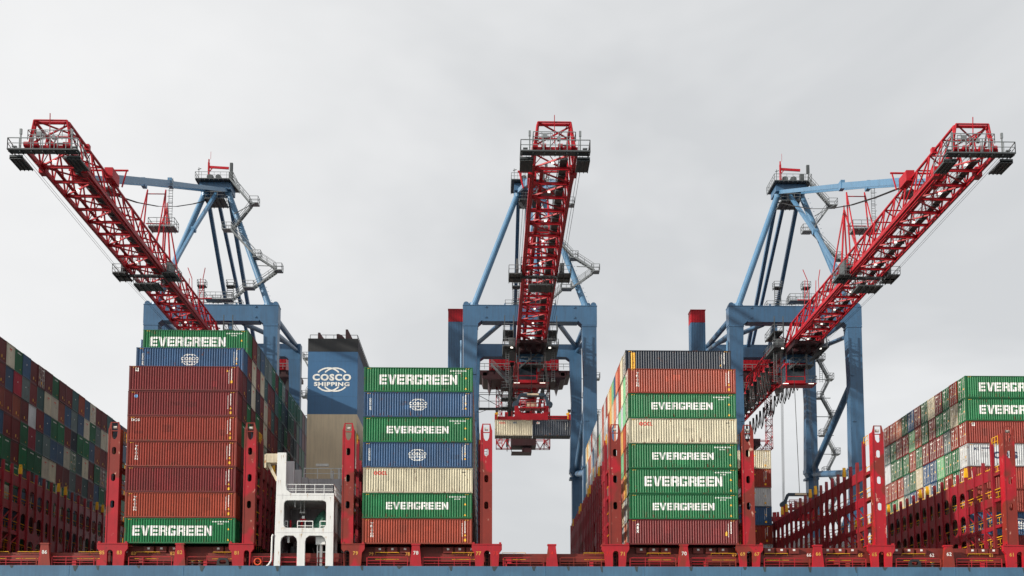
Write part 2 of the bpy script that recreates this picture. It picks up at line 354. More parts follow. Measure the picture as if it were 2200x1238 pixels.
# deck edge railing, one per bay so that each panel is a rounded frame
def deck_rail(x0, x1):
    m_ = MB(); y = 130.15
    for z in (13.88 + .05, 14.25, 14.55, 14.92): m_.bar((x0 + .1, y, z), (x1 - .1, y, z), .055 if z < 14.9 else .08)
    n_ = max(2, int((x1 - x0) / 1.5))
    for i in range(n_ + 1): m_.bar((x0 + (x1 - x0) * i / n_, y, 12.9), (x0 + (x1 - x0) * i / n_, y, 14.9), .06 if 0 < i < n_ else .09)
    part(m_, 'deck_rail', M['shipred'])
for x0, x1 in ((-58, -49.7), (-48, -43.4), (-39.6, -34.9), (-33.2, -28.9), (-13.4, -8.9), (-7.2, -2.0), (1.7, 6.2), (8.0, 12.6), (15.8, 20.9), (22.6, 27.6), (30.8, 35.9), (37.7, 42.2), (45.6, 50.6), (52.4, 57.5), (62, 66)): deck_rail(x0, x1)
# deck fittings
m_ = MB()
for x in (-45.6, -43, -27.5, 1.9, 11.5, 24.3, 40.2, 55.4, -31.2): m_.box(x - .22, x + .22, 130.2, 130.5, 12.9, 14.6)
for x in (-38.2, 2.3, 39.0): m_.box(x - .3, x + .3, 130.2, 130.6, 14.2, 14.85)
part(m_, 'locker', M['shipred'])
def chock(x):
    o = MB(); o.plate([(x - .7, 13.87), (x + .7, 13.87), (x + .62, 14.5), (x + .4, 14.78), (x - .4, 14.78), (x - .62, 14.5)], [rrect(x - .38, x + .38, 14.1, 14.55, .2)], .4, 'XZ', 129.75); part(o, 'mooring_chock', M['dark'])
chock(-29.2); chock(47.6)
for x in (-32.6, -31.8, 49.8):
    o = MB(); o.tube((x, 130.4, 13.7), (x, 130.4, 14.45), .2, n=10); o.mi = 1; o.tube((x, 130.4, 14.45), (x, 130.4, 14.55), .23, n=10); part(o, 'bollard', [M['dark'], M['yellow']])
o = MB()
for i in range(16):
    a, b = R(i * 22.5), R(i * 22.5 + 22.5); o.tube((-25.4 + .36 * math.cos(a), 130.0, 14.38 + .36 * math.sin(a)), (-25.4 + .36 * math.cos(b), 130.0, 14.38 + .36 * math.sin(b)), .085, n=6)
part(o, 'lifebuoy', M['orange'])

# ---- lashing bridges
def slot(x, z, w_, h_): return rrect(x - w_ / 2, x + w_ / 2, z - h_ / 2, z + h_ / 2, w_ / 2 * .96, 4)
YTIPS = {3, 8, 9, 14, 15, 20}
def bridge(k, side):
    x = BR[k]; zt = 30.0
    o = [(x - .62, 16.42), (x + .62, 16.42), (x + .62, 29.3), (x + .45, zt), (x + .34, zt), (x + .34, 28.9), (x + .28, 28.35), (x + .1, 28.05), (x - .1, 28.05), (x - .28, 28.35), (x - .34, 28.9), (x - .34, zt), (x - .45, zt), (x - .62, 29.3)]
    m_ = MB(); m_.plate(o, [slot(x, z, .46, .86) for z in (26.75, 23.75, 20.75)], .14, 'XZ', 129.95)
    for sx_ in (-.66, .52): m_.box(x + sx_, x + sx_ + .14, 129.91, 131.0, 16.43, 29.25)
    m_.bar((x - .45, 130.02, 29.95), (x + .45, 130.02, 29.95), .09); m_.bar((x - .34, 130.02, 29.0), (x + .34, 130.02, 29.0), .1)
    br = part(m_, 'lashing_bridge', M['towerred'])
    m_ = MB(); m_.box(x - .26, x + .26, 130.85, 130.95, 16.5, 28); part(m_, 'slot_shade_panel', M['opening'], br) if k in 'ABCEF' else None  # dark sheet behind the slots paints in the shade of the hollow tower
    m_ = MB(); m_.tube((x - .2, 130.2, 29.42), (x + .2, 130.2, 29.42), .17, n=8); part(m_, 'lamp', M['rod'], br)
    fx = x + side * .78      # the transverse frame
    Y0, PY = 132.6, 2.52
    m_ = MB(); rnd = random.Random(k)
    # tower return link
    for zc in (25.0, 22.0, 19.0):
        m_.box(min(fx, x), max(fx, x), 130.9, Y0, zc - .35, zc)
    for j in range(22):
        y0 = Y0 + PY * j; y1 = y0 + PY
        oval = j in (6, 7, 15, 16); opened = j in (0, 1, 2)
        if opened:
            for za, zb in ((24.3, 25.5), (21.3, 22.3), (18.5, 19.0)): m_.box(fx - .06, fx + .06, y0, y1, za, zb)
            m_.bar((fx, y0 + .2, 19.8), (fx, y1, 21.3), .12); m_.bar((fx, y0 + .2, 17.2), (fx, y1, 18.6), .12)
            continue
        if oval: holes = [slot((y0 + y1) / 2, 23.3, 1.1, 2.0), slot((y0 + y1) / 2, 20.3, 1.0, 2.1)]
        else:
            mg = rnd.uniform(.34, .5); holes = [rrect(y0 + mg, y1 - mg, 22.3, rnd.choice((24.2, 24.45)), .7, 4)]
            if rnd.random() < .25: holes.append(rrect(y0 + mg, y1 - mg, 16.7, 21.35, .75, 4)); m_.bar((fx, y0 + mg, 17.0), (fx, y1 - mg, 20.4), .1)
            else: holes += [rrect(y0 + mg, y1 - mg, 19.25, 21.35, .75, 4), rrect(y0 + mg, y1 - mg, 16.7, 18.3, .6, 4)]
        m_.plate([(y0, 16.4), (y1, 16.4), (y1, 25.5), (y0, 25.5)], holes, .12, 'YZ', fx - .06)
    part(m_, 'frame', M['frame_red'], br)
    for j in range(23):
        y = Y0 + PY * j; top = 28.7 if j == 0 else 26.75 + (.35 if j in YTIPS else 0); wv = .36 if j == 0 else .3
        m_ = MB(); m_.mi = 0
        pb = 16.4 if not (j in (5, 12, 19)) else 20.9
        m_.box(fx - .17 , fx + .17, y - wv / 2, y + wv / 2, pb, top - .55); m_.mi = 1 if j in YTIPS else 0
        m_.add([(fx - .17, y - wv / 2, top - .55), (fx + .17, y - wv / 2, top - .55), (fx + .17, y + wv / 2, top - .55), (fx - .17, y + wv / 2, top - .55), (fx - .17, y - .06, top), (fx + .17, y - .06, top), (fx + .17, y + .06, top), (fx - .17, y + .06, top)], [(0, 1, 5, 4), (1, 2, 6, 5), (2, 3, 7, 6), (3, 0, 4, 7), (4, 5, 6, 7)])
        if j in YTIPS: m_.box(fx - .19, fx + .19, y - wv / 2 - .02, y + wv / 2 + .02, top - 1.15, top - .54)
        part(m_, 'post', [M['frame_red'], M['yellow']], br)
    bx_ = x - side * .35
    m_ = MB()
    for zc in (25.0, 22.0, 19.0): m_.box(min(bx_, fx - side * .08), max(bx_, fx - side * .08), Y0, 188, zc - .1, zc)
    part(m_, 'walkway', M['brownred'], br)
    m_ = MB()
    for zc in (25.0, 22.0, 19.0, 16.5):
        m_.rail([(bx_, Y0, zc), (bx_, 188, zc)], 1.15, 1.26, .03)
        if zc < 24: m_.bar((fx - side * .12, Y0 - 1.6, zc + 1.1), (fx - side * .12, 188, zc + 1.1), .07)
    m_.rail([(fx, 131.0, 28.0), (fx, 132.5, 28.0)], 1.1, .7, .03)
    part(m_, 'railing', M['yellow'], br)
    m_ = MB()   # ladder and lashing rods hung on the walkway
    for q in (-.18, .18): m_.bar((x + side * .1 + q, 131.8, 16.5), (x + side * .1 + q, 131.8, 28), .05)
    for i in range(38): m_.bar((x + side * .1 - .18, 131.8, 16.7 + i * .3), (x + side * .1 + .18, 131.8, 16.7 + i * .3), .04)
    part(m_, 'ladder', M['shipred'], br)
    m_ = MB()
    for j in range(22):
        y = Y0 + PY * j
        for zc in (25.0, 22.0):
            if rnd.random() < .75:
                q = rnd.uniform(.4, 1.9); m_.bar((fx - side * .3, y + q, zc), (fx - side * .3, y + q + rnd.uniform(-.5, .5), zc + rnd.uniform(1.0, 1.9)), .05)
                m_.box(fx - side * .3 - .1, fx - side * .3 + .1, y + q + .2, y + q + .45, zc, zc + .5)
    part(m_, 'lashing_rod', M['rod'], br)
    return br
for k, s_ in (('Z', 1), ('A', 1), ('B', 1), ('C', 1), ('D', -1), ('E', -1), ('F', -1), ('G', -1), ('H', -1)):
    b_ = bridge(k, s_)
    if k == 'D':
        m_ = MB()
        for i in range(14): m_.bar((-1.35, 131.4, 18.2 + i * .75), (-.5, 131.4, 16.6 + i * .62), .045)
        part(m_, 'lashing_bar', M['dark'], b_)

# ---- white mooring house
def X(px, Y=130): return (px - 1048) / 2535 * (Y + 2.0)
wx0, wx1 = -23.6, -17.15
hs = MB()
outer = [(-23.65, 12.9), (-22.95, 12.9)] + [(-22.95, 16.6), (-22.85, 17.0), (-22.5, 17.3), (-21.55, 17.3), (-21.2, 17.0), (-21.1, 16.6)] + [(-21.1, 12.9), (-20.25, 12.9), (-20.25, 16.6), (-20.15, 17.0), (-19.8, 17.3), (-18.4, 17.3), (-18.05, 17.0), (-17.95, 16.6), (-17.95, 12.9), (-17.12, 12.9), (-17.12, 22.05), (-21.9, 22.05), (-22.35, 22.4), (-22.48, 22.9), (-22.48, 26.6), (-23.45, 26.6)]
hs.plate(outer, [rrect(-22.65, -17.95, 18.15, 21.25, .42, 4)], .45, 'XZ', 129.93)
hs.box(-23.55, -17.2, 130.38, 139, 17.45, 17.95); hs.box(-23.5, -17.2, 130.38, 139, 21.6, 22.0)
hs.box(-17.5, -17.14, 130.4, 139, 12.9, 13.9); hs.box(-17.45, -17.16, 133.5, 134, 12.9, 21.6); hs.box(-17.45, -17.16, 138.5, 139, 12.9, 21.6)
hs.box(-22.5, -22.1, 136, 136.4, 12.9, 17.4)
house = part(hs, 'mooring_house', M['housewhite'])
m_ = MB(); rs = random.Random(8)
for x, z in [(-22.6, 18.2), (-22.9, 20.1), (-18.2, 18.1), (-20.7, 17.4), (-17.6, 19.5), (-23.2, 23.5), (-21.9, 22.0), (-19.3, 18.1), (-18.0, 17.2), (-23.1, 15.5), (-17.5, 21.6), (-20.0, 22.0), (-22.9, 26.3)]:
    for k in range(3): xx = x + rs.uniform(-.12, .12); h = rs.uniform(.2, .8); wv = rs.uniform(.015, .035); m_.add([(xx, 129.922, z), (xx + wv, 129.922, z), (xx + wv * .5, 129.922, z - h)], [(0, 1, 2)])
m_.keep = True; part(m_, 'rust_run', material('rust_run', (190, 150, 100), rough=.8), house)
m_ = MB()
for z in (17.62, 21.8): m_.box(-23.4, -17.15, 129.915, 129.93, z, z + .025)
for x in (-20.6, -22.8, -18.2): m_.box(x, x + .02, 129.915, 129.93, 21.35 if x != -20.6 else 17.4, 22.0 if x != -20.6 else 18.1)
part(m_, 'weld_seam', M['housegrey'], house)
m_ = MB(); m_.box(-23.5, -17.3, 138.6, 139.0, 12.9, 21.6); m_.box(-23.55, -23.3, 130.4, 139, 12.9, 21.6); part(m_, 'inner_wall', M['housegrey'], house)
m_ = MB(); m_.box(-23.3, -17.3, 138.3, 138.58, 13, 17.4); part(m_, 'interior_shade_panel', M['opening'], house)  # dark sheet on the back wall, shade of the lower interior as colour
for i in range(5):
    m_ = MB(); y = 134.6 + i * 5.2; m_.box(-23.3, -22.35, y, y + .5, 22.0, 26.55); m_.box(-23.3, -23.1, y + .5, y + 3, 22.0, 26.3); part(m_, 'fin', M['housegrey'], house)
m_ = MB(); m_.box(-24.75, -23.45, 130.0, 131.6, 25.5, 26.5); m_.bar((-24.6, 130.4, 25.6), (-23.5, 130.4, 23.5), .3); m_.bar((-24.7, 131.3, 25.4), (-23.5, 131.3, 23.6), .2); m_.box(-24.9, -24.7, 129.98, 131.5, 24.9, 26.4); part(m_, 'bracket', material('rust_stained_cream', (214, 200, 172), rust=.45, rustc=(176, 120, 60)), house)
m_ = MB(); m_.rail([(-22.4, 130.1, 22.05), (-17.2, 130.1, 22.05), (-17.2, 139, 22.05)], 1.0, .95, .035); m_.bar((-22.4, 130.1, 22.35), (-17.2, 130.1, 22.35), .05); part(m_, 'top_rail', M['housewhite'], house)
m_ = MB(); m_.rail([(-21.2, 130.6, 17.95), (-19.5, 130.6, 17.95)], 1.05, .85, .045); m_.rail([(-18.7, 130.6, 17.95), (-18.0, 130.6, 17.95)], 1.05, .7, .045); m_.rail([(-22.6, 130.6, 17.95), (-22.3, 130.6, 17.95)], 1.05, .3, .03); part(m_, 'opening_rail', M['housewhite'], house)
m_ = MB(); m_.rail([(-22.9, 130.2, 13.85), (-21.15, 130.2, 13.85)], 1.05, .9, .06); m_.rail([(-22.9, 134.2, 13.0), (-21.15, 134.2, 13.0)], 1.05, .9, .06); part(m_, 'red_rail', M['shipred'], house)
# tarpaulin-covered winch
def tarp(cx, cy, cz, rx, ry, rz, seed, name, parent):
    m_ = MB(); rnd = random.Random(seed); nu, nv = 18, 9; vs = []; fs = []
    for j in range(nv + 1):
        t = j / nv; rr = (1 - t ** 2.2) ** .6 * (1 + .08 * rnd.uniform(-1, 1))
        for i in range(nu):
            a = 2 * math.pi * i / nu; fold = 1 + .16 * math.sin(a * 6 + seed) * (1 - t) + .05 * rnd.uniform(-1, 1)
            vs.append((cx + rx * rr * fold * math.cos(a) + .25 * rx * t, cy + ry * rr * fold * math.sin(a), cz + rz * t * (1 + .06 * math.sin(a * 3))))
    for j in range(nv):
        for i in range(nu): fs.append((j * nu + i, j * nu + (i + 1) % nu, (j + 1) * nu + (i + 1) % nu, (j + 1) * nu + i))
    m_.add(vs, fs); return part(m_, name, M['tarp'], parent)
tarp(-18.9, 132.6, 17.95, 1.15, 1.2, 2.5, 2, 'tarpaulin_cover', house); tarp(-21.8, 132.4, 17.95, .55, .6, 1.0, 5, 'tarpaulin_cover', house)
m_ = MB(); m_.tube((-20.95, 132, 17.95), (-20.95, 132, 19.3), .13); m_.box(-21.1, -20.5, 131.8, 132.2, 19.2, 19.45); m_.box(-22.2, -22.05, 131.4, 131.7, 17.95, 19.2); m_.box(-21.4, -21.3, 131.4, 131.7, 17.95, 19.2); part(m_, 'davit', M['cranered'], house)
m_ = MB(); m_.box(-20.9, -20.6, 131.7, 131.9, 19.45, 19.75); m_.box(-21.3, -20.7, 132.5, 132.7, 20.2, 20.32); m_.tube((-21.2, 132.6, 20.3), (-21.2, 132.6, 21.6), .04); m_.tube((-20.8, 132.6, 20.3), (-20.8, 132.6, 21.6), .04); m_.tube((-21.55, 130.8, 20.6), (-21.55, 130.8, 21.6), .05); part(m_, 'work_lamp', M['housewhite'], house)
m_ = MB(); m_.box(-19.15, -18.1, 130.6, 131.5, 16.4, 17.3); m_.tube((-18.6, 131, 12.9), (-18.6, 131, 16.4), .17); m_.tube((-19.0, 131, 12.9), (-19.0, 131, 16.4), .07); m_.bar((-19, 131, 15.6), (-17.9, 131, 15.6), .1); m_.bar((-19, 131, 13.9), (-17.9, 131, 13.9), .1); m_.box(-22.3, -22.1, 130.7, 130.9, 16.6, 17.3); part(m_, 'ventilator', M['housewhite'], house)
m_ = MB(); m_.tube((-22.0, 133, 12.9), (-22.0, 133, 16.4), .38, n=10); m_.tube((-21.45, 133, 14.2), (-21.45, 133, 15.6), .2); m_.tube((-22.6, 132.6, 14), (-22.6, 132.6, 15.9), .06); m_.tube((-22.6, 132.6, 15.2), (-22.1, 132.6, 14.6), .06); m_.bar((-20, 134, 16.4), (-18.9, 134, 13.2), .12); part(m_, 'machinery', M['greydk'], house)
m_ = MB(); m_.path([(-23.75, 129.9, 17.4), (-23.85, 129.9, 17.2), (-23.9, 129.9, 14.5), (-24.2, 129.9, 14.0), (-24.4, 129.9, 13.87)], .1, 7); part(m_, 'pipe', M['housewhite'], house)
m_ = MB(); m_.bar((-26.2, 131.2, 14.9), (-24.8, 131.2, 13.8), .08); m_.bar((-20, 131.5, 14.1), (-15.8, 131.5, 15.3), .08); m_.bar((-26.2, 131.2, 15.2), (-24.6, 131.2, 15.2), .05); part(m_, 'gangway_rail', M['yellow'], house)
m_ = MB(); m_.rail([(-26, 130.1, 13.85), (-23.8, 130.1, 13.85)], 1.1, 1.1, .035); m_.box(-26.4, -25.8, 130.2, 130.5, 14.3, 14.85); part(m_, 'side_rail', M['shipred'], house); m_ = MB(); m_.rail([(-20.2, 130.8, 13.85), (-17.9, 130.8, 13.85)], 1.05, 1.1, .035); part(m_, 'side_rail', M['shipred'], house); m_ = MB(); m_.rail([(-17, 130.8, 13.85), (-16.3, 130.8, 13.85)], 1.05, .7, .035); part(m_, 'side_rail', M['shipred'], house)
# engine casing deck behind
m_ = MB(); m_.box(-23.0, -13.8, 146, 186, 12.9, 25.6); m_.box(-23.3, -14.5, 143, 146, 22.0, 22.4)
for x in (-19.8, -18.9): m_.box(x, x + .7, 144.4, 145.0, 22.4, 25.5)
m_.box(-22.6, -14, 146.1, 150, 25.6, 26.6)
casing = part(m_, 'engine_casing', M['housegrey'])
m_ = MB(); m_.rail([(-23, 146, 26.6), (-14.6, 146, 26.6)], 1.3, 1.6, .05); m_.rail([(-22, 143.2, 22.4), (-14.6, 143.2, 22.4)], 1.2, 1.4, .04); part(m_, 'casing_rail', M['housewhite'], casing)
m_ = MB(); m_.box(-17.2, -16.3, 147, 147.4, 26.6, 29.2); m_.box(-17.35, -16.75, 146.8, 147, 28.9, 29.3); m_.box(-21.7, -20.1, 147, 147.4, 28.4, 28.7); m_.box(-16.3, -14.4, 146.5, 147.5, 28.1, 28.3); m_.tube((-19.6, 146.8, 26.6), (-19.6, 146.8, 27.7), .22); m_.tube((-18.7, 146.8, 26.6), (-18.7, 146.8, 28), .2); part(m_, 'vent', M['housewhite'], casing)
# ---- funnel
m_ = MB(); fx0, fx1, fy0, fy1 = -24.15, -17.5, 155, 176
m_.box(fx0, fx1, fy0, fy1, 12.9, 36.95); m_.mi = 1; m_.box(fx0, fx1, fy0, fy1, 36.95, 45.5); m_.mi = 2; m_.box(fx0 - .02, fx1 + .02, fy0 - .02, fy1 + .02, 45.5, 47.3)
funnel = part(m_, 'funnel', [M['beige'], M['funnelblue'], M['funnelblack']])
m_ = MB()
for x, h, d in ((-22.9, .75, .35), (-20.4, .6, .7), (-19.2, 1.15, .45)): m_.plate([(x, 47.25), (x + d + .55, 47.25), (x + d, 47.3 + h * .9), (x + .3, 47.3 + h * 1.15), (x, 47.3 + h * 1.15)], [], .9, 'XZ', 155.15)
part(m_, 'exhaust_pipe', M['machred'], funnel)
m_ = MB(); m_.rail([(fx0 + .2, fy0 + .2, 47.3), (fx1 - .1, fy0 + .2, 47.3), (fx1 - .1, fy1, 47.3)], .55, .95, .03, mid=False); m_.tube((fx0 + .2, 155.3, 46.5), (fx0 + .2, 155.3, 47.8), .04); part(m_, 'funnel_rail', M['greydk'], funnel)
m_ = MB(); m_.keep = True
for ip, p in enumerate(globe_logo(-23.5, -18.35, 40.0, 43.35)): m_.add([(x, 154.98 - .0015 * (ip % 13), z) for x, z in p], [tuple(range(len(p)))])
part(m_, 'funnel_emblem', M['white'], funnel)
m_ = MB(); m_.box(-20.85, -20.82, 154.988, 155, 36.98, 39.9); m_.box(-20.85, -20.82, 154.988, 155, 43.4, 45.45)
for z in (39.4, 44.2): m_.box(fx0 + .02, fx1 - .02, 154.988, 155, z, z + .035)
part(m_, 'weld_seam', M['craneblue'], funnel)
m_ = MB(); m_.box(-20.85, -20.82, 154.988, 155, 27, 36.9)
part(m_, 'weld_seam', M['beige'], funnel)
m_ = MB()
for q in (0, .45): m_.box(-24.0 + q, -23.96 + q, 154.86, 154.9, 27, 45.3)
for k in range(60): m_.box(-24.0, -23.53, 154.87, 154.89, 27.2 + k * .3, 27.23 + k * .3)
part(m_, 'funnel_ladder', M['beige'], funnel) if False else None

# ------------------------------------------------------------------ containers
PAL = {'m': (118, 34, 36), 'o': (156, 62, 40), 'd': (142, 50, 36), 'b': (50, 86, 124), 'n': (32, 46, 62), 'g': (18, 112, 64), 't': (54, 92, 92), 's': (96, 116, 116), 'c': (208, 199, 172), 'w': (196, 200, 202), 'r': (160, 22, 44), 'y': (206, 160, 84), 'l': (116, 176, 130), 'p': (196, 120, 92)}
CN = {'m': 'maroon', 'o': 'orange-brown', 'd': 'reddish brown', 'b': 'blue', 'n': 'dark navy', 'g': 'green', 't': 'teal', 's': 'grey-green', 'c': 'cream', 'w': 'pale grey', 'r': 'bright red', 'y': 'tan yellow', 'l': 'light green', 'p': 'faded salmon'}
TH, CH, CL, CW, ROWP = 2.866, 2.82, 12.19, 2.44, 2.52
BASE = 16.40
def profile(L_, nper, depth=.06, x0=None):
    a = -L_ / 2 + .17; b = L_ / 2 - .17; p = (b - a) / nper; pts = [(a, 0.0)]
    for i in range(nper):
        s = a + i * p; pts += [(s + .24 * p, 0.0), (s + .48 * p, depth), (s + .72 * p, depth), (s + p, 0.0)]
    return pts
def corr_mesh(prof, z0, z1, y): # front facing panel, y of outer face
    m_ = MB(); m_.keep = True; vs = []; fs = []
    for x, d in prof: vs += [(x, y + d, z0), (x, y + d, z1)]
    for i in range(len(prof) - 1): fs.append((2 * i, 2 * i + 2, 2 * i + 3, 2 * i + 1))
    m_.add(vs, fs); return m_
def frame_mb(L_=CL, H_=CH):
    m_ = MB(); hw, hl = CW / 2, L_ / 2
    for sx_ in (-1, 1):
        for sy in (-1, 1):
            xa, xb = sorted((sx_ * hl, sx_ * (hl - .17))); ya, yb = sorted((sy * hw, sy * (hw - .12))); m_.box(xa, xb, ya, yb, .12, H_ - .12)
            xa, xb = sorted((sx_ * (hl + .012), sx_ * (hl - .19))); ya, yb = sorted((sy * (hw + .012), sy * (hw - .17)))
            m_.box(xa, xb, ya, yb, 0, .119); m_.box(xa, xb, ya, yb, H_ - .119, H_)
    for sy in (-1, 1):
        ya, yb = sorted((sy * (hw - .004), sy * (hw - .1))); m_.box(-hl + .19, hl - .19, ya, yb, .01, .16); m_.box(-hl + .19, hl - .19, ya, yb, H_ - .09, H_ - .01)
    for sx_ in (-1, 1):
        xa, xb = sorted((sx_ * (hl - .004), sx_ * (hl - .12))); m_.box(xa, xb, -hw + .17, hw - .17, .01, .15); m_.box(xa, xb, -hw + .17, hw - .17, H_ - .11, H_ - .01)
    return m_
def end_mb(side, H_=CH, L_=CL):  # corrugated end
    m_ = MB(); m_.keep = True; x = side * (L_ / 2 - .03); n_ = 9; a = -CW / 2 + .12; p = (CW - .24) / n_; vs = []; fs = []; pts = []
    for i in range(n_):
        s = a + i * p; pts += [(s, 0), (s + .3 * p, 0), (s + .5 * p, .04), (s + .8 * p, .04)]
    pts.append((a + n_ * p, 0))
    for y, d in pts: vs += [(x - side * d, y, .15), (x - side * d, y, H_ - .11)]
    for i in range(len(pts) - 1):
        f = (2 * i, 2 * i + 2, 2 * i + 3, 2 * i + 1); fs.append(f if side > 0 else f[::-1])
    m_.add(vs, fs); return m_
def door_mb(side, H_=CH, L_=CL):
    m_ = MB(); x = side * (L_ / 2 - .05)
    xa, xb = sorted((x, x - side * .05))
    m_.mi = 0
    for ya, yb in ((-CW / 2 + .125, -.012), (.012, CW / 2 - .125)):
        m_.box(xa, xb, ya, yb, .16, H_ - .115)
        for z in (.75, 1.4, 2.05): xa2, xb2 = sorted((x + side * .002, x + side * .03)); m_.box(xa2, xb2, ya + .08, yb - .08, z, z + .16)
    m_.mi = 1
    for y in (-.85, -.33, .33, .85):
        m_.tube((x + side * .045, y, .14), (x + side * .045, y, H_ - .1), .03, n=5)
        for z in (.3, H_ - .35): m_.bar((x + side * .03, y - .09, z), (x + side * .03, y + .09, z), .05)
        m_.bar((x + side * .05, y, 1.15), (x + side * .05, y + .33 * (1 if y < 0 else -1) * .9, 1.12), .04)
    m_.mi = 2
    rr = sorted((x + side * .034, x + side * .036))
    m_.box(rr[0], rr[1], .12, .95, 2.35, 2.47); m_.box(rr[0], rr[1], .3, .6, 1.75, 1.95); m_.box(rr[0], rr[1], .65, .95, 1.3, 1.36); m_.box(rr[0], rr[1], .65, .95, 1.15, 1.21)
    m_.mi = 3; m_.box(rr[0], rr[1], -.75, -.5, 1.1, 1.35)
    return m_
def roof_mb(L_=CL, H_=CH):
    m_ = MB(); m_.box(-L_ / 2 + .12, L_ / 2 - .12, -CW / 2 + .1, CW / 2 - .1, H_ - .07, H_ - .03); m_.box(-L_ / 2 + .12, L_ / 2 - .12, -CW / 2 + .1, CW / 2 - .1, .06, .1)
    m_.box(-L_ / 2 + .2, L_ / 2 - .2, CW / 2 - .09, CW / 2 - .05, .15, H_ - .1); return m_
def inner_mb(): # closed shell for deeper containers, front side wall included
    m_ = roof_mb(); m_.box(-CL / 2 + .2, CL / 2 - .2, -CW / 2 + .03, -CW / 2 + .07, .15, CH - .1); return m_
def setcol(o, c, f=1.0):
    l_ = lin(c); o.color = (l_[0] * f, l_[1] * f, l_[2] * f, 1)
def get(name, mb_fn, mats, cache={}):
    if name not in cache:
        o = mb_fn().build(name, mats); cache[name] = o.data; bpy.data.objects.remove(o)
    return cache[name]
def child(name, key, mb_fn, mats, parent, c=None, f=1.):
    o = bpy.data.objects.new(name, get(key, mb_fn, mats)); col.objects.link(o); o.parent = parent
    if c: setcol(o, c, f)
    return o
PROF42 = profile(CL, 42)
DM = [M['box'], M['rod'], M['white'], M['yellow']]
def front_container(x, Y, z, ck, label, deco, group, c=None, leftdoor=False):
    """near container with its long side to the camera; deco: list of (kind, args)"""
    c = c or PAL[ck]
    rj = random.Random(label + 'j'); x += rj.uniform(-.05, .05); Y += rj.uniform(-.03, .03)
    t = empty('shipping_container', (x, Y + CW / 2, z), label, 'shipping container', group)
    child('frame', 'f40', frame_mb, [M['boxframe']], t, c, .8)
    child('side_panel', 's40', lambda: corr_mesh(PROF42, .16, CH - .09, -CW / 2 + .022), [M['box']], t, c)
    child('roof_and_floor', 'r40', roof_mb, [M['box']], t, c)
    child('end_panel', 'er40', lambda: end_mb(1), [M['box']], t, c)
    if leftdoor: child('door', 'dl40', lambda: door_mb(-1), DM, t, c)
    else: child('end_panel', 'el40', lambda: end_mb(-1), [M['box']], t, c)
    Lm = {}
    def lm(mat):
        if mat not in Lm: Lm[mat] = MB(); Lm[mat].keep = True
        return Lm[mat]
    def put(polys, mat, eps=.006, key=None):
        q = MB(); letter_on(q, polys, PROF42, eps)
        if mat == 'yellow' and len(polys) == 1:
            z_ = MB(); z_.keep = True; z_.add([(a, b - CW / 2 + .022, c_) for a, b, c_ in q.v], q.f); z_.build('warning_sticker', M['yellow'], t); return
        lm(key or mat).add([(a, b - CW / 2 + .022, c_) for a, b, c_ in q.v], q.f)
    rnd = random.Random(label)
    for d in deco:
        if d[0] == 'EVG':
            wv, hv, xo = d[1], d[2], d[3]; put(fit(EVG, xo - wv / 2, xo + wv / 2, 1.42 - hv / 2, 1.42 + hv / 2), 'white')
        elif d[0] == 'LOGO':
            wv, hv, xo = d[1], d[2], d[3]; put(globe_logo(xo - wv / 2, xo + wv / 2, 1.42 - hv / 2, 1.42 + hv / 2), 'white')
        elif d[0] == 'TXT': # text, x0, x1, z0, z1, mat, bold
            put(fit(text_polys(d[1], d[7])[0], d[2], d[3], d[4], d[5]), d[6])
        elif d[0] == 'VTXT': # stacked upright letters
            s, xx, ztop, wv, hv, mat = d[1:7]
            for i, ch in enumerate(s): put(fit(text_polys(ch, .03)[0], xx + (wv * .38 if ch == 'I' else 0), xx + (wv * .62 if ch == 'I' else wv), ztop - (i + .86) * hv, ztop - i * hv), mat)
        elif d[0] == 'RTXT': # rotated text reading downwards
            ps = text_polys(d[1], .03)[0]; x0, x1, z0, z1 = d[2:6]; put([[(x0 + b * (x1 - x0), z1 - a * (z1 - z0)) for a, b in p] for p in ps], d[6])
        elif d[0] == 'BOX': put([bx(d[1], d[2], d[3], d[4])], d[5], .004)
        elif d[0] == 'DISC': put([[(d[1] + d[3] * math.cos(R(a)), d[2] + d[3] * math.sin(R(a))) for a in range(0, 360, 30)]], d[4])
        elif d[0] == 'ID': # row of small characters at the top right
            for i in range(11): put([bx(3.55 + i * .17, 3.65 + i * .17, 2.36, 2.50)], 'white', key='idmark')
            for i in range(4): put([bx(4.15 + i * .17, 4.24 + i * .17, 2.12, 2.24)], 'white', key='idmark')
        elif d[0] == 'VID': # column of small characters
            for i in range(9): put([bx(5.25, 5.36, 2.45 - i * .15, 2.54 - i * .15)], 'white', key='idmark')
            for i in range(13): put([bx(4.98, 5.04, 2.3 - i * .12, 2.37 - i * .12)], 'white', key='idmark')
        elif d[0] == 'TRI': put([[(d[1] - .13, d[2]), (d[1] + .13, d[2]), (d[1], d[2] + .24)]], 'yellow')
        elif d[0] == 'STK': put([bx(d[1] - .14, d[1] + .14, d[2], d[2] + .3)], 'yellow')
    put([bx(-5.75, -5.35, 2.66, 2.71)], 'yellow'); put([bx(5.3, 5.7, 2.66, 2.71)], 'yellow')
    for _ in range(rj.randint(1, 3)):
        q1 = MB(); px_ = rj.uniform(-5.5, 4.5); pz_ = rj.uniform(.2, 1.5); pw_ = rj.uniform(.3, 1.3); ph_ = rj.uniform(.3, 1.1); letter_on(q1, [bx(px_, px_ + pw_, pz_, min(2.7, pz_ + ph_))], PROF42, .003 + _ * .0007)
        q2 = MB(); q2.keep = True; q2.add([(a_, b_ - CW / 2 + .022, c_) for a_, b_, c_ in q1.v], q1.f); o_ = q2.build('repair_patch', M['box'], t); setcol(o_, c, rj.choice((.72, .8, 1.2, 1.3) if ck not in 'cw' else (.82, .88, .93)))
    q1 = MB()
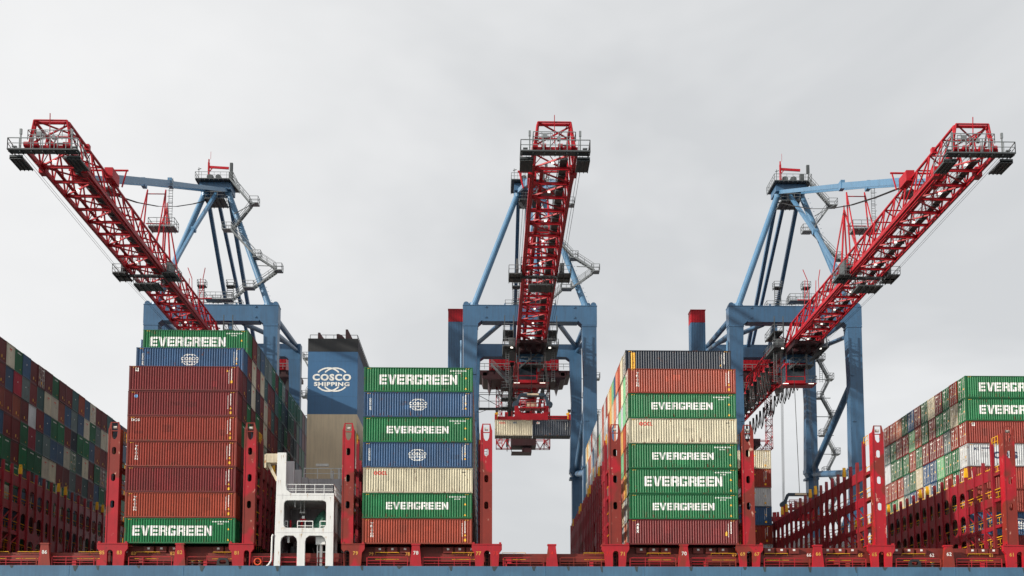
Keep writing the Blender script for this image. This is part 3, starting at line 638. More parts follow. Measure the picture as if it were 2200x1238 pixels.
    for _ in range(rj.randint(8, 20)):
        px_ = rj.uniform(-5.85, 5.8); ph_ = rj.uniform(.08, .5); pw_ = rj.uniform(.03, .12); top_ = rj.random() < .25; z_a = 2.7 - ph_ if top_ else .17
        letter_on(q1, [[(px_, z_a), (px_ + pw_, z_a), (px_ + pw_ * .7, z_a + ph_), (px_ + pw_ * .3, z_a + ph_)]], PROF42, .004)
    q2 = MB(); q2.keep = True; q2.add([(a_, b_ - CW / 2 + .022, c_) for a_, b_, c_ in q1.v], q1.f); q2.build('rust_stain', M['ruststain'], t)
    for mat, q in Lm.items():
        if q.v:
            if mat == 'idmark': q.build('identification_marking', M['white'], t); continue
            o = q.build({'white': 'white_lettering', 'yellow': 'warning_sticker', 'redmark': 'red_lettering', 'navymark': 'navy_lettering', 'blackmark': 'black_lettering', 'lightblue': 'round_mark'}[mat], M[mat], t)
    return t
EV = lambda wv=6.9, hv=.82, xo=0.: [('EVG', wv, hv, xo), ('ID',), ('TRI', 5.3, .3), ('TRI', 5.32, 1.5), ]
EVB = lambda xo=-.75: EV(8.8, 1.12, xo)
CO = [('LOGO', 2.05, 1.32, 0.), ('RTXT', 'COSCO SHIP', -5.45, -5.2, .75, 2.15, 'white'), ('VID',), ('TRI', 5.3, .9), ('TRI', 5.3, 1.5)]
TR = lambda: [('VTXT', 'TRITON', -5.15, 2.4, .3, .28, 'white'), ('VID',), ('TRI', 5.32, .9), ('STK', 5.32, .3)]
OO = [('TXT', 'OOCL', -4.9, -3.45, 2.0, 2.45, 'redmark', .05), ('BOX', 4.85, 5.3, 2.3, 2.4, 'blackmark'), ('BOX', 5.2, 5.3, 1.9, 2.05, 'blackmark')]
PLN = [('VID',), ('TRI', 5.32, .8), ('STK', 5.32, .25)]
SQ = [('BOX', -5.4, -5.05, 2.2, 2.6, 'white'), ('BOX', -5.36, -5.12, 2.35, 2.56, 'navymark'), ('TRI', 4.85, 2.2), ('STK', 5.3, .9), ('VID',)]
TM = {1: 'bottom tier', 2: 'second tier up', 3: 'third tier up', 4: 'fourth tier up', 5: 'fifth tier up', 6: 'sixth tier up', 7: 'seventh tier up', 8: 'eighth tier up', 9: 'topmost tier'}
X1, X2, X3 = -34.1, -7.85, 21.85
def row_front(xc, name, items, group):
    for row, tier, ck, what, deco in items:
        front_container(xc, SY + row * ROWP, BASE + (tier - 1) * TH, ck, f'{CN[ck]} container {what}, {TM[tier]}, {name}', deco, group, leftdoor=(xc > 10))
G1, G2, G3, G4 = 'containers in the wide stack left of the funnel', 'containers in the stack right of the funnel', 'containers in the stack right of the hanging load', 'containers in the rightmost block'
row_front(X1, 'stack left of the funnel', [
    (0, 1, 'g', 'with huge white lettering', EVB(-.85)), (0, 2, 'o', 'with vertical white word', TR()), (0, 3, 'm', 'without lettering', PLN),
    (0, 4, 'd', 'with vertical white word', TR()), (0, 5, 'd', 'with slanted white initials', [('TXT', 'DCG', -5.65, -4.75, 2.25, 2.55, 'white', .04)] + PLN),
    (0, 6, 'm', 'with pale blue dot', [('DISC', -5.2, 2.25, .2, 'lightblue')] + PLN), (0, 7, 'm', 'with small square badge', SQ),
    (1, 8, 'b', 'with globe emblem', CO), (2, 9, 'g', 'with huge white lettering', EVB(-.9))], G1)
row_front(X2, 'stack right of the funnel', [
    (0, 1, 'o', 'with vertical white word', TR()), (0, 2, 'g', 'with white lettering', EV(xo=0.)), (0, 3, 'c', 'with red lettering', OO),
    (0, 4, 'b', 'with globe emblem', CO), (0, 5, 'g', 'with white lettering', EV(xo=0.)), (0, 6, 'b', 'with globe emblem', CO), (0, 7, 'g', 'with huge white lettering', EVB(0.))], G2)
row_front(X3, 'stack right of hanging load', [
    (0, 1, 'm', 'with vertical tex word', [('RTXT', 'tex', -5.3, -4.95, 1.25, 2.4, 'white'), ('VID',), ('TRI', 4.8, 1.3), ('STK', 4.8, 1.0)]), (0, 2, 'g', 'with white lettering', EV(xo=0.)), (0, 3, 'g', 'with huge white lettering', EVB(0.)),
    (0, 4, 'g', 'with white lettering', EV(xo=0.)), (0, 5, 'c', 'with red lettering', OO), (0, 6, 'g', 'with white lettering', EV(xo=0.)), (0, 7, 'o', 'with vertical white word', TR()),
    (1, 8, 'n', 'with yellow strip', [('BOX', -5.45, -4.95, .2, 2.55, 'yellow'), ('VTXT', 'CRATTE', -5.3, 2.2, .2, .31, 'blackmark'), ('VID',), ('STK', 4.9, .3), ('TRI', 4.9, 1.0)])], G3)
XR = 59.3 + CL / 2
BIGC = [('TXT', c_, xx, xx + .85, .95, 1.85, 'navymark', .05) for c_, xx in (('C', -2.85), ('O', -1.75), ('S', -.6), ('C', 1.0), ('O', 2.2))] + [('TXT', 'ML', -5.2, -4.6, 2.0, 2.4, 'navymark', .02), ('BOX', -4.3, -3.2, 2.2, 2.35, 'navymark')]
row_front_items = [(5, 8, 'g', 'with huge white lettering', EVB(0.)), (5, 7, 'g', 'with huge white lettering', EVB(0.)), (5, 6, 'd', 'with small square badge', SQ), (5, 5, 'w', 'with spaced navy letters', BIGC),
    (5, 4, 'd', 'without lettering', PLN), (5, 3, 'd', 'without lettering', PLN), (5, 2, 'b', 'with globe emblem', CO), (5, 1, 'm', 'with small square badge', SQ)]
row_front(XR, 'right-edge block', row_front_items, G4)
XF = 30.45 + CL / 2
for tier, ck, what in ((7, 'c', 'with yellow stickers'), (6, 'd', 'with yellow stickers'), (5, 'w', 'streaked with dirt'), (4, 'b', 'with white markings'), (3, 'd', 'with white markings'), (2, 'w', 'largely hidden'), (1, 'm', 'largely hidden')):
    front_container(XF, 174.6, BASE + (tier - 1) * TH, ck, f'{CN[ck]} container {what}, {TM[tier]} in the distant stack', [('VID',), ('TRI', 3.6, 1.9), ('STK', 5.2, .35), ('TRI', 5.2, 1.5)] if ck != 'w' or tier > 2 else [], 'containers in the distant stack')
front_container(50.6, 182, 21.3, 'w', 'pale grey container seen through openings of the right-hand lashing bridge', [], 'containers in the distant stack')

# grids of container ends
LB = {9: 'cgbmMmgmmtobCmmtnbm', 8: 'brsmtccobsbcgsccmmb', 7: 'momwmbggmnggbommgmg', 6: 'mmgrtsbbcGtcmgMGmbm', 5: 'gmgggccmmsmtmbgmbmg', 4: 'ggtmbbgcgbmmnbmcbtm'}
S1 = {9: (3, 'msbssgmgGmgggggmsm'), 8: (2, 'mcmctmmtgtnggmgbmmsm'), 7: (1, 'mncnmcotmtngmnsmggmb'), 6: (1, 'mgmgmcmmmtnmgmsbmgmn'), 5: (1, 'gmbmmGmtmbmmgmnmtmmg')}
S3 = {8: (2, 'copblycdwowwnwwwowcyc'), 7: (1, 'lcowpcyowwpwlowwbwpow'), 6: (1, 'lwlwpbwcwlowcwowywwow')}
RB = {8: 'gmgcmgdbgmp'[::1], }
RB = {8: 'gdgmcgmbgpd', 7: 'gcggmgolmmg', 6: 'ddsmmmgdggg', 5: 'wgglbbcgsdd', 4: 'ogogbcdbscg', 3: 'mgcbgdlmgcb'}
random.seed(11)
pool = 'mmmmggggbbtsccodn'; poolr = 'wwwwcccpplyysto'
allc = []   # (block, xcentre, row, tier, colour, door?)
for row in range(0, 23):
    for tier in range(1, 10):
        s = LB.get(tier); ck = s[row - 4] if s and row >= 4 else random.choice(pool); allc.append(('L', BR['Z'] - 1.45 - CL / 2, row, tier, ck))
for row in range(0, 23):
    for tier in range(1, 10):
        if row == 0 and tier < 8 or (row == 1 and tier == 8) or (row == 2 and tier == 9) or (row == 0 and tier >= 8) or (row == 1 and tier == 9): continue
        s = S1.get(tier); ck = s[1][row - s[0]] if s and 0 <= row - s[0] < len(s[1]) else random.choice('mmmmmgggbtsn'); allc.append(('1', X1, row, tier, ck))
for row in range(1, 23):
    for tier in range(1, 8): allc.append(('2', X2, row, tier, random.choice(pool)))
for row in range(1, 23):
    for tier in range(1, 9):
        if row == 1 and tier == 8: continue
        s = S3.get(tier); ck = s[1][row - s[0]] if s and 0 <= row - s[0] < len(s[1]) else random.choice(poolr); allc.append(('3', X3, row, tier, ck))
for row in range(6, 17):
    for tier in range(1, 9):
        if row == 5: continue
        s = RB.get(tier); ck = s[row - 6 + 1] if s and row - 5 < len(s) else random.choice('mggbcdws'); allc.append(('R', XR, row, tier, ck))
for row in range(19, 23):
    for tier in range(1, 8): allc.append(('F', XF, row, tier, random.choice(pool)))
def shown(b, xc, row, tier):
    """approximate pixels of this end that the photograph shows"""
    Y = SY + row * ROWP + 2; xe = {'L': xc + CL / 2, '1': xc + CL / 2, '3': xc - CL / 2, 'R': xc - CL / 2}.get(b)
    if xe is None: return 0
    z0 = BASE + (tier - 1) * TH; px = abs(xe) * 2535 / Y - abs(xe) * 2535 / (Y + 2.44); hh = TH * 2535 / Y
    xs = 1048 + xe * 2535 / Y
    if xs < -8 or xs > 2200: return 0
    vis = min(1, max(0, (z0 + TH - 25.6) / TH)); 
    if z0 + TH < 27 : vis *= .5
    if b == '3' and z0 + TH < 28: vis = 0
    if b == 'L' and row > 20: vis *= .6
    if b == '1' and row > 19: vis = 0
    return px * hh * vis
cand = sorted([(shown(*c[:4]), i) for i, c in enumerate(allc)], reverse=True)
NIND = 300 - 34
keepers = {i for s, i in cand[:NIND] if s > 30}
ORD = ['front', 'second', 'third', 'fourth', 'fifth', 'sixth', 'seventh', 'eighth', 'ninth', 'tenth', 'eleventh', 'twelfth', 'thirteenth', 'fourteenth', 'fifteenth', 'sixteenth', 'seventeenth', 'eighteenth', 'nineteenth', 'twentieth', 'twenty-first', 'twenty-second', 'twenty-third']
BN = {'L': 'leftmost block', '1': 'block left of the funnel', '3': 'block right of hanging load', 'R': 'block at the right edge'}
BG = {'L': 'container ends of the leftmost block', '1': G1, '3': G3, 'R': G4}
def tierword(b, tier):
    top = {'L': 9, '1': 9, '3': 8, 'R': 8}[b] - tier
    return ['top tier', 'second tier down', 'third tier down', 'fourth tier down', 'fifth tier down', 'sixth tier down', 'seventh tier down', 'eighth tier down', 'ninth tier down'][top]
stuff = MB(); sm = MB()
fr = None
for i, (b, xc, row, tier, ck) in enumerate(allc):
    door = ck.isupper() or (b in 'R3'); k = ck.lower(); Y = SY + row * ROWP; z = BASE + (tier - 1) * TH
    rnd = random.Random(i); f = rnd.uniform(.82, 1.15); PC = PAL[k]
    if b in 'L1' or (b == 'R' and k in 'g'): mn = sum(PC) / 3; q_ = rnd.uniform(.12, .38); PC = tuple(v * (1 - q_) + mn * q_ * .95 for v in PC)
    if i in keepers:
        t = empty('shipping_container', (xc + rnd.uniform(-.05, .05), Y + CW / 2, z), f'{CN[k]} container, {tierword(b, tier)}, {ORD[row]} row back, {BN[b]}', 'shipping container', BG[b])
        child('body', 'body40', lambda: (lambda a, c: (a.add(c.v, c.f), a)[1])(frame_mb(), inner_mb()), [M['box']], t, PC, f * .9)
        if b in 'L1':
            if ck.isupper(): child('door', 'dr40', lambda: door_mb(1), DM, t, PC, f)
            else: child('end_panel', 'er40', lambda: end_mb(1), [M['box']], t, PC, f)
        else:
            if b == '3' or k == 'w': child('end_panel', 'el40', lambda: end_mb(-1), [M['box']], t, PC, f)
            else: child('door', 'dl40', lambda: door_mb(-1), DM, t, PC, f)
        if b in 'L1':   # small marks painted or stuck on the end
            key = {'g': 'gm', 'c': 'cm', 'm': 'mm', 'o': 'mm', 'd': 'mm'}.get(k, 'bm')
            def mk(key=key):
                q = MB(); xx = CL / 2 - .005
                def sq(y0, y1, z0, z1): q.add([(xx, y0, z0), (xx, y1, z0), (xx, y1, z1), (xx, y0, z1)], [(0, 1, 2, 3)])
                if key == 'gm':
                    for j in range(7): sq(-.35 + j * .16, -.26 + j * .16, 2.35, 2.5)
                    q.mi = 1; sq(.5, .62, .45, .6)
                elif key == 'cm': q.mi = 2; sq(-.3, .35, 2.15, 2.28); sq(-.05, .1, 1.95, 2.05)
                elif key == 'mm': q.mi = 1; sq(-.1, .12, .5, .85); sq(.55, .68, .42, .58)
                else: sq(-.1, .05, 1.6, 1.75)
                return q
            child('marking', key, mk, [M['white'], M['yellow'], M['redmark']], t)
    else:
        hidden = not (b in 'L13RF') and row > 2
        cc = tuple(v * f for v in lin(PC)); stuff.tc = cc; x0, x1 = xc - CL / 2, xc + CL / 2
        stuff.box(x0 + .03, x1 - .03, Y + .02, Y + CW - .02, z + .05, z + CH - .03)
        if b in '3' and row < 22 or b in 'R1':
            e = x0 if b in '3R' else x1; s_ = -1 if b in '3R' else 1
            for y in (0, CW - .12): stuff.box(*sorted((e, e - s_ * .1)), Y + y, Y + y + .12, z, z + CH)
            for zz in (0, CH - .12): stuff.box(*sorted((e - s_ * .005, e - s_ * .1)), Y + .13, Y + CW - .13, z + zz, z + zz + .12)
            if b == 'R':
                stuff.tc = (.5, .49, .45)
                for y in (.35, .88, 1.55, 2.08): stuff.bar((e + s_ * .0, Y + y, z + .15), (e + s_ * .0, Y + y, z + CH - .12), .05)
so = stuff.build('distant_container_ends', M['boxstuff'])
tag(so, 'mass of many coloured containers stacked deep behind the nearest rows', 'containers', None, 'stuff')

# ------------------------------------------------------------------ ship-to-shore cranes
WY, LY = 197.0, 224.0; HB, HT = 58.3, 61.75
CO_ = (0, WY, -.8)
crane = empty('ship_to_shore_crane', CO_, 'blue gantry crane with red boom reaching toward the camera, holding the two hanging containers', 'crane', 'gantry cranes lined up behind the ship')
def cp(m_, name, mats, parent=None, smooth=False):
    return m_.build(name, mats, parent if parent is not None else crane, CO_, smooth)
# legs
for s in (-1, 1):
    m_ = MB(); xo = s * 11.42; xi = s * 8.95
    m_.plate([(xo, -.8), (xo * 1.0, 62.9), (xi, 62.9), (xi + s * .25, 54), (xi - s * .0, 30), (xi - s * .15, -.8)], [], 2.2, 'XZ', WY)
    m_.box(min(xo, xi) - .06, max(xo, xi) + .06, WY - .06, WY + 2.26, 62.5, 62.75); m_.box(min(xo, xi) - .1, max(xo, xi) + .1, WY - .1, WY + 2.3, 38, 38.3)
    for z in (54, 46, 30): m_.box(s * 9.6 - .25, s * 9.6 + .25, WY - .12, WY, z, z + .14)
    cp(m_, 'waterside_leg', M['craneblue'])
    m_ = MB(); xo = s * 11.0; xi = s * 8.7
    m_.plate([(xo, -.8), (xo, 64.5), (xi, 64.5), (xi + s * .3, 56), (xi - s * .05, 42.3), (xi + s * .35, 41.5), (xi + s * .35, -.8)], [], 2.0, 'XZ', LY)
    m_.box(min(xo, xi) - .12, max(xo, xi) + .12, LY - .12, LY + 2.1, 42.2, 43.0); m_.box(min(xo, xi) - .12, max(xo, xi) + .12, LY - .12, LY + 2.1, 40.9, 41.3)
    for z in (54, 47): m_.box(s * 9.4 - .25, s * 9.4 + .25, LY - .12, LY, z, z + .14)
    cp(m_, 'landside_leg', M['craneblue'])
    m_ = MB()
    m_.tube((s * 10.3, WY + 2, 65.0), (s * 10.0, LY, 67.2), .5, n=12); m_.tube((s * 10.6, WY + 2, 62), (s * 10.2, LY, 66.2), .4, n=12)
    m_.tube((s * 10.6, WY + 1.8, 54.5), (s * 10, LY + .5, 42.5), .6, n=12); m_.tube((s * 10.6, WY + 1.8, 37.5), (s * 10, LY + .5, 42.0), .6, n=12)
    m_.tube((s * 10.6, WY + 1.8, 36.5), (s * 10, LY + .5, 12.0), .6, n=12); m_.box(*sorted((s * 9.2, s * 11)), WY + 2.2, LY, 9.0, 11.6)
    cp(m_, 'side_brace', M['craneblue'], smooth=False)
m_ = MB()   # waterside portal beam with haunches
m_.plate([(-11.5, 62.9), (-11.5, 66.1), (11.5, 66.1), (11.5, 62.9), (8.95, 62.9), (8.2, 63.55), (-8.2, 63.55), (-8.95, 62.9)], [], 2.2, 'XZ', WY)
m_.box(-11.55, 11.55, WY - .06, WY + 2.26, 66.1, 66.22); m_.box(-8.2, 8.2, WY - .05, WY + 2.25, 63.35, 63.55)
for s in (-1, 1):
    for k in range(12):
        a, b = R(k * 15), R(k * 15 + 15); m_.add([(s * 10.95, WY + .3, 66.4), (s * 10.95 + .5 * math.cos(a), WY + .3, 66.4 + .5 * math.sin(a)), (s * 10.95 + .5 * math.cos(b), WY + .3, 66.4 + .5 * math.sin(b)), (s * 10.95, WY + 1.7, 66.4), (s * 10.95 + .5 * math.cos(a), WY + 1.7, 66.4 + .5 * math.sin(a)), (s * 10.95 + .5 * math.cos(b), WY + 1.7, 66.4 + .5 * math.sin(b))], [(0, 1, 2), (5, 4, 3), (1, 4, 5, 2)])
    m_.box(s * 10.95 - .5, s * 10.95 + .5, WY + .3, WY + 1.7, 66.2, 66.4); m_.box(s * 4.3 - .12, s * 4.3 + .12, WY, WY + .5, 66.2, 66.5)
    for z in (65.7, 63.9): m_.box(s * 7.6 - .1, s * 7.6 + .1, WY - .15, WY, z, z + .3)
cp(m_, 'portal_beam', M['craneblue'])
m_ = MB()
m_.plate([(-11.0, 64.5), (-11.0, 67.5), (11.0, 67.5), (11.0, 64.5), (8.7, 64.5), (8.0, 65.0), (-8.0, 65.0), (-8.7, 64.5)], [], 2.0, 'XZ', LY)
for s in (-1, 1): m_.tube((s * 5.1, WY + 2.2, 63.6), (s * 9.9, LY, 67.0), .42, n=10)
cp(m_, 'landside_beam', M['craneblue'])
# boom lattice
Y0, Y1 = 122.8, 262.0; NP = 36
m_ = MB(); P_ = [(Y0 + (Y1 - Y0) * i / NP) for i in range(NP + 1)]
tx, bx2 = 1.78, 2.35
def topH(y): return HT + (0 if y < 185 else 0)
gap = lambda y: WY - 2 < y < WY + 4
s_q = 1; m_.box(-1.35, -.95, Y0 + 4, Y1 - 2, HB + .18, HB + .3)
for i, y in enumerate(P_):
    m_.bar((-bx2, y, HB - .05), (bx2, y, HB - .05), .2, .34)
    if not gap(y):
        m_.tube((-tx, y, HT), (tx, y, HT), .09, n=6)
        for s in (-1, 1):
            ym = y + (Y1 - Y0) / NP / 2
            m_.tube((s * bx2, y, HB), (s * tx, y, HT), .1, n=6)
            if i < NP: m_.tube((s * bx2, P_[i + 1], HB), (s * tx, y, HT), .11, n=6); pass
    if i < NP:
        if i % 2: m_.bar((-bx2, y, HB), (bx2, P_[i + 1], HB), .15, .15)
        else: m_.bar((bx2, y, HB), (-bx2, P_[i + 1], HB), .15, .17)
        m_.tube((s_q * tx, y, HT), (-s_q * bx2, P_[i + 1], HB), .06, n=4); s_q = -s_q
        if i % 2 == 0: m_.tube((-tx, y, HT), (tx, P_[i + 1], HT), .1, n=6)
        
boom = cp(m_, 'boom', M['cranered'])
for s in (-1, 1):
    m_ = MB(); m_.box(s * bx2 - .15, s * bx2 + .15, Y0, Y1, HB - .28, HB + .26); m_.box(s * bx2 - s * .2 - .12, s * bx2 - s * .2 + .12, Y0 + 2, Y1, HB - .5, HB - .36)
    m_.box(s * bx2 - .38, s * bx2 + .38, Y0 + 4.2, Y0 + 5.2, HB - .55, HB + .6)
    cp(m_, 'bottom_chord', M['cranered'], boom)
    m_ = MB(); m_.tube((s * tx, Y0 + .6, HT), (s * tx, WY - 4, HT), .16, n=8); m_.tube((s * tx, WY - 4, HT), (s * tx, WY + 1, HT - 2.4), .2, n=8); m_.tube((s * tx, WY + 4, HT), (s * tx, Y1, HT), .2, n=8)
    for y in (129, 136.8): m_.box(s * tx - .28, s * tx + .28, y, y + .6, HT - .35, HT + .35)
    cp(m_, 'top_chord', M['cranered'], boom)
m_ = MB(); m_.box(.75, 1.6, Y0 + 2, Y1, HB + .28, HB + .36)
for i in range(int((Y1 - Y0 - 2) / 2)): m_.box(.72, 1.63, Y0 + 2 + i * 2, Y0 + 2.1 + i * 2, HB + .12, HB + .27)
cp(m_, 'walkway', M['greydk'], boom)
m_ = MB(); m_.rail([(.75, Y0 + 2, HB + .36), (.75, Y1, HB + .36)], 1.1, 3.0, .03); m_.rail([(1.6, Y0 + 2, HB + .36), (1.6, Y1, HB + .36)], 1.1, 3.0, .03); cp(m_, 'walkway_rail', M['grey'], boom)
# boom tip
HB -= .85
# boom tip
m_ = MB()
for s in (-1, 1): m_.box(*sorted((s * 2.35, s * 3.75)), Y0 - 1.2, Y0 + 1.8, HB - .55, HB - .42); m_.box(*sorted((s * 2.35, s * 3.75)), Y0 - 1.2, Y0 - 1.1, HB - .62, HB - .2)
m_.box(-3.75, 3.75, Y0 - 2.0, Y0 - .9, HB + .05, HB + .2)
for k in range(7): m_.bar((-3.6 + k * 1.2, Y0 - 1.9, HB - .1), (-3.6 + k * 1.2, Y0 - .8, HB + .05), .09); 
for s in (-1, 1):
    for k in range(4): m_.bar((s * (2.4 + k * .44), Y0 - 1.2, HB - .6), (s * (2.4 + k * .44), Y0 + 1.8, HB - .6), .08)
cp(m_, 'tip_platform', M['greydk'], boom)
m_ = MB(); m_.rail([(-3.7, Y0 - 1.95, HB + .2), (3.7, Y0 - 1.95, HB + .2)], 1.15, 1.2, .04); m_.rail([(-3.7, Y0 - 1.95, HB + .2), (-3.7, Y0 + 1.8, HB - .3)], 1.15, 1.3, .04); m_.rail([(3.7, Y0 - 1.95, HB + .2), (3.7, Y0 + 1.8, HB - .3)], 1.15, 1.3, .04)
m_.rail([(-2.3, Y0 - .2, HB + 2.0), (2.3, Y0 - .2, HB + 2.0)], 1.1, .9, .035); m_.rail([(-2.3, Y0 + 1.4, HB + 2.0), (-2.3, Y0 - .2, HB + 2.0)], 1.1, .9, .035); m_.rail([(2.3, Y0 + 1.4, HB + 2.0), (2.3, Y0 - .2, HB + 2.0)], 1.1, .9, .035)
m_.rail([(-1.7, Y0, HB + 2.1), (-.2, Y0, HB + 2.1)], .9, .5, .03)
for s in (-1, 1):
    m_.bar((s * 2.72, Y0 - 1, HB + .2), (s * 2.72, Y0 - 1, HB + 2.6), .14); m_.box(s * 2.72 - .12, s * 2.72 + .12, Y0 - 1.1, Y0 - .9, HB + 2.2, HB + 2.8); m_.box(s * 3.2 - .25, s * 3.2 + .25, Y0 - 1.5, Y0 - 1.2, HB + .6, HB + .7)
    for q in (1.3, .5): m_.bar((s * q, Y0 - 1.2, HB + .2), (s * q, Y0 - 1.2, HB + 2.0), .1)
m_.box(-1.3, -.8, Y0 - .3, Y0, HB + 2.4, HB + 2.9); m_.box(.3, .65, Y0 - .3, Y0, HB + 2.1, HB + 2.45); m_.box(.9, 1.5, Y0 - .3, Y0, HB + 1.55, HB + 1.65)
cp(m_, 'tip_railing', M['grey'], boom)
HB += .85
m_ = MB(); m_.box(-2.5, 2.5, Y0 - .5, Y0 + .1, HB - .1, HB + .4)
for x in (-2.2, -1.2, .6, 2.0): m_.tube((x - .25, Y0 - .7, HB + .35), (x + .25, Y0 - .7, HB + .35), .3, n=10)
m_.bar((0, Y0, HB + 1), (0, Y0 - .2, HT + .7), .08); m_.bar((-2.1, Y0 + .4, HB + 1.0), (tx, Y0 + .6, HT - .2), .15)
for s in (-1, 1): m_.tube((s * 2.2, Y0, HB), (s * tx, Y0 + .6, HT), .17, n=6)
m_.tube((-tx, Y0 + .6, HT), (tx, Y0 + .6, HT), .17, n=6)
cp(m_, 'tip_sheaves', M['cranered'], boom)
# mid platforms
def platform(m_, mr_, x0, x1, y0, y1, z, h=1.1):
    m_.box(x0, x1, y0, y1, z - .15, z)
    for k in range(int((x1 - x0) / .8) + 1): m_.box(x0 + k * .8, x0 + k * .8 + .08, y0, y1, z - .3, z - .16)
    if mr_ is not None: mr_.rail([(x0, y0, z), (x1, y0, z), (x1, y1, z), (x0, y1, z)], h, 1.0, .032, closed=True)
m_, r_ = MB(), MB()
platform(m_, r_, -4.3, -2.5, 158, 161.5, HB - .6); platform(m_, r_, 2.5, 4.3, 158, 161.5, HB - .6); platform(m_, r_, -1.5, 2.0, 158.5, 161.5, HB - 2.0); platform(m_, r_, -2.6, -1.4, 159, 161, HB + .9)
m_.box(-4.3, 4.3, 159.4, 159.9, HB - .75, HB - .45); m_.box(-3.3, -3.0, 158.5, 161, HB - .6, HB + 1.6); m_.box(2.8, 3.4, 159, 161, HB - .6, HB + 1.2)
cp(m_, 'mid_platform', M['greydk'], boom); cp(r_, 'mid_platform_rail', M['grey'], boom)
m_, r_ = MB(), MB()
for s in (-1, 1):
    platform(m_, r_, *sorted((s * 2.7, s * 4.7)), WY - 3.5, WY + 4, HB - .2); platform(m_, r_, *sorted((s * 2.8, s * 4.6)), WY - 3, WY + 3, HB + 2.6)
    m_.box(*sorted((s * 2.55, s * 3.6)), WY - 2, WY + 3.5, HB - .9, HB + 1.6); m_.bar((s * 4.4, WY - 3, HB - .2), (s * 4.4, WY - 3, 63.4), .14); m_.bar((s * 2.9, WY - 3, HB - .2), (s * 2.9, WY - 3, 63.4), .14)
m_.box(-4.4, 4.4, WY - 2.4, WY - 1.8, HB - .5, HB + .2); platform(m_, r_, -1.6, 2.2, WY - 3, WY - .5, HB - 3.2); m_.bar((-2.4, WY - 2.6, HB - 3), (-2.4, WY - 2.6, HB + .3), .14); m_.bar((2.2, WY - 2.6, HB - 3), (2.2, WY - 2.6, HB + .3), .14)
m_.bar((-2.0, WY - 3, HB - 4), (1.2, WY - 3, HB - 1.4), .2)
cp(m_, 'hinge_platform', M['greydk'], boom); cp(r_, 'hinge_platform_rail', M['grey'], boom)
m_ = MB(); m_.box(-2.3, 2.3, WY - 1.6, WY + 1.5, HB - 1.6, HB - .5); m_.box(-1.8, 1.8, WY - 1.2, WY + 5, HB - 2.4, HB - 1.61)
for s in (-1, 1): m_.bar((s * 3.2, WY + 1, HB + .5), (s * 3.2, WY + 1, 63.4), .5, .5)
cp(m_, 'hinge', M['craneblue'], boom)
# posts, ladder and platform that carry the stay joint
m_ = MB()
for s in (-1, 1):
    m_.tube((s * 1.5, 161.5, HT), (s * 1.3, 163.0, 71.6), .11, n=6); m_.tube((s * 1.5, 158.5, HT), (s * 1.3, 163.0, 71.6), .1, n=6); 
m_.tube((-1.4, 163, 66.6), (1.4, 163, 66.6), .08, n=5); m_.tube((-1.35, 163, 71.0), (1.35, 163, 71.0), .08, n=5); cp(m_, 'stay_post', M['cranered'], boom); m_ = MB()
for s in (-1, 1): m_.tube((0, 168.5, 71.3), (s * 1.5, 165.5, HT), .14, n=6); m_.tube((0, 168.5, 71.3), (s * 1.2, 171.5, HT), .12, n=6)
m_.tube((0, 168.5, 71), (0, 168.5, 72), .1, n=6); cp(m_, 'pylon', M['cranered'], boom); m_ = MB()
for s in (-1, 1):
    m_.tube((s * 3.6, 138.5, 63.3), (0, 138.5, 63.3), .12, n=6); m_.tube((s * 3.4, 138.5, 63.3), (s * 2.9, 138.5, 61.2), .1, n=6); m_.box(s * 1.9 - .5, s * 1.9 + .5, 136.4, 139, HT - .3, HT + 1.0)
cp(m_, 'warning_bar', M['cranered'], boom); m_ = MB()
for s in (-1, 1):
    m_.tube((s * .9 - .4, 186.5, HT), (s * .9 - .2, 186.5, 67), .06, n=5); m_.tube((s * .9 + .4, 186.5, HT), (s * .9 + .2, 186.5, 67), .06, n=5); m_.tube((s * .9 + .2, 186.5, 67), (s * .9 + s * .5, 186.5, 68.8), .07, n=5); m_.tube((s * .9 - .4, 186.5, 64), (s * .9 + .3, 186.5, 65.5), .05, n=5)
m_.bar((-2.4, 186.5, 63.7), (2.6, 186.5, 63.7), .14)
cp(m_, 'signal_mast', M['cranered'], boom)
m_, r_ = MB(), MB(); platform(m_, r_, -.8, 2.9, 162, 164.4, 66.0)
for q in (0, .5): m_.bar((2.0 + q, 162.2, 66), (2.0 + q, 162.2, 73), .06)
for k in range(18): m_.bar((2.0, 162.2, 66.3 + k * .37), (2.5, 162.2, 66.3 + k * .37), .045)
for k in range(7):
    m_.tube((1.85, 161.9, 66.6 + k * .9), (2.65, 161.9, 66.6 + k * .9), .035, n=4)
platform(m_, r_, -1.2, 1.2, 140, 142.5, HT + .1)
cp(m_, 'ladder_platform', M['grey'], boom); cp(r_, 'ladder_platform_rail', M['grey'], boom)
m_ = MB()
for y in (124.5, 132, 140.5, 147, 155, 166, 174, 181, 189, 198, 204): m_.box(-.26, .02, y, y + .2, HB - .42, HB - .26)
for s in (-1, 1): m_.box(s * 3.2 - .2, s * 3.2 + .2, WY - 3.4, WY - 3.2, HB - .65, HB - .45)
cp(m_, 'floodlight', M['lamp'], boom)
m_ = MB()
for s in (-1, 1):
    for q in (2.75, 3.05): m_.tube((s * q, Y0, HB - .4), (s * q, 160, HB - 1.1), .025, n=4); m_.tube((s * q, 160, HB - 1.1), (s * q, WY, HB - .4), .025, n=4)
for q in range(6):
    pts = [(-1.9 + q * .1, 200 - k * 10.1, 86 - 24 * k / 6 - 2.0 * math.sin(math.pi * k / 6)) for k in range(7)]; 
    if q % 2 == 0: m_.path(pts, .045, 4)
cp(m_, 'hoist_rope', M['rubber'])
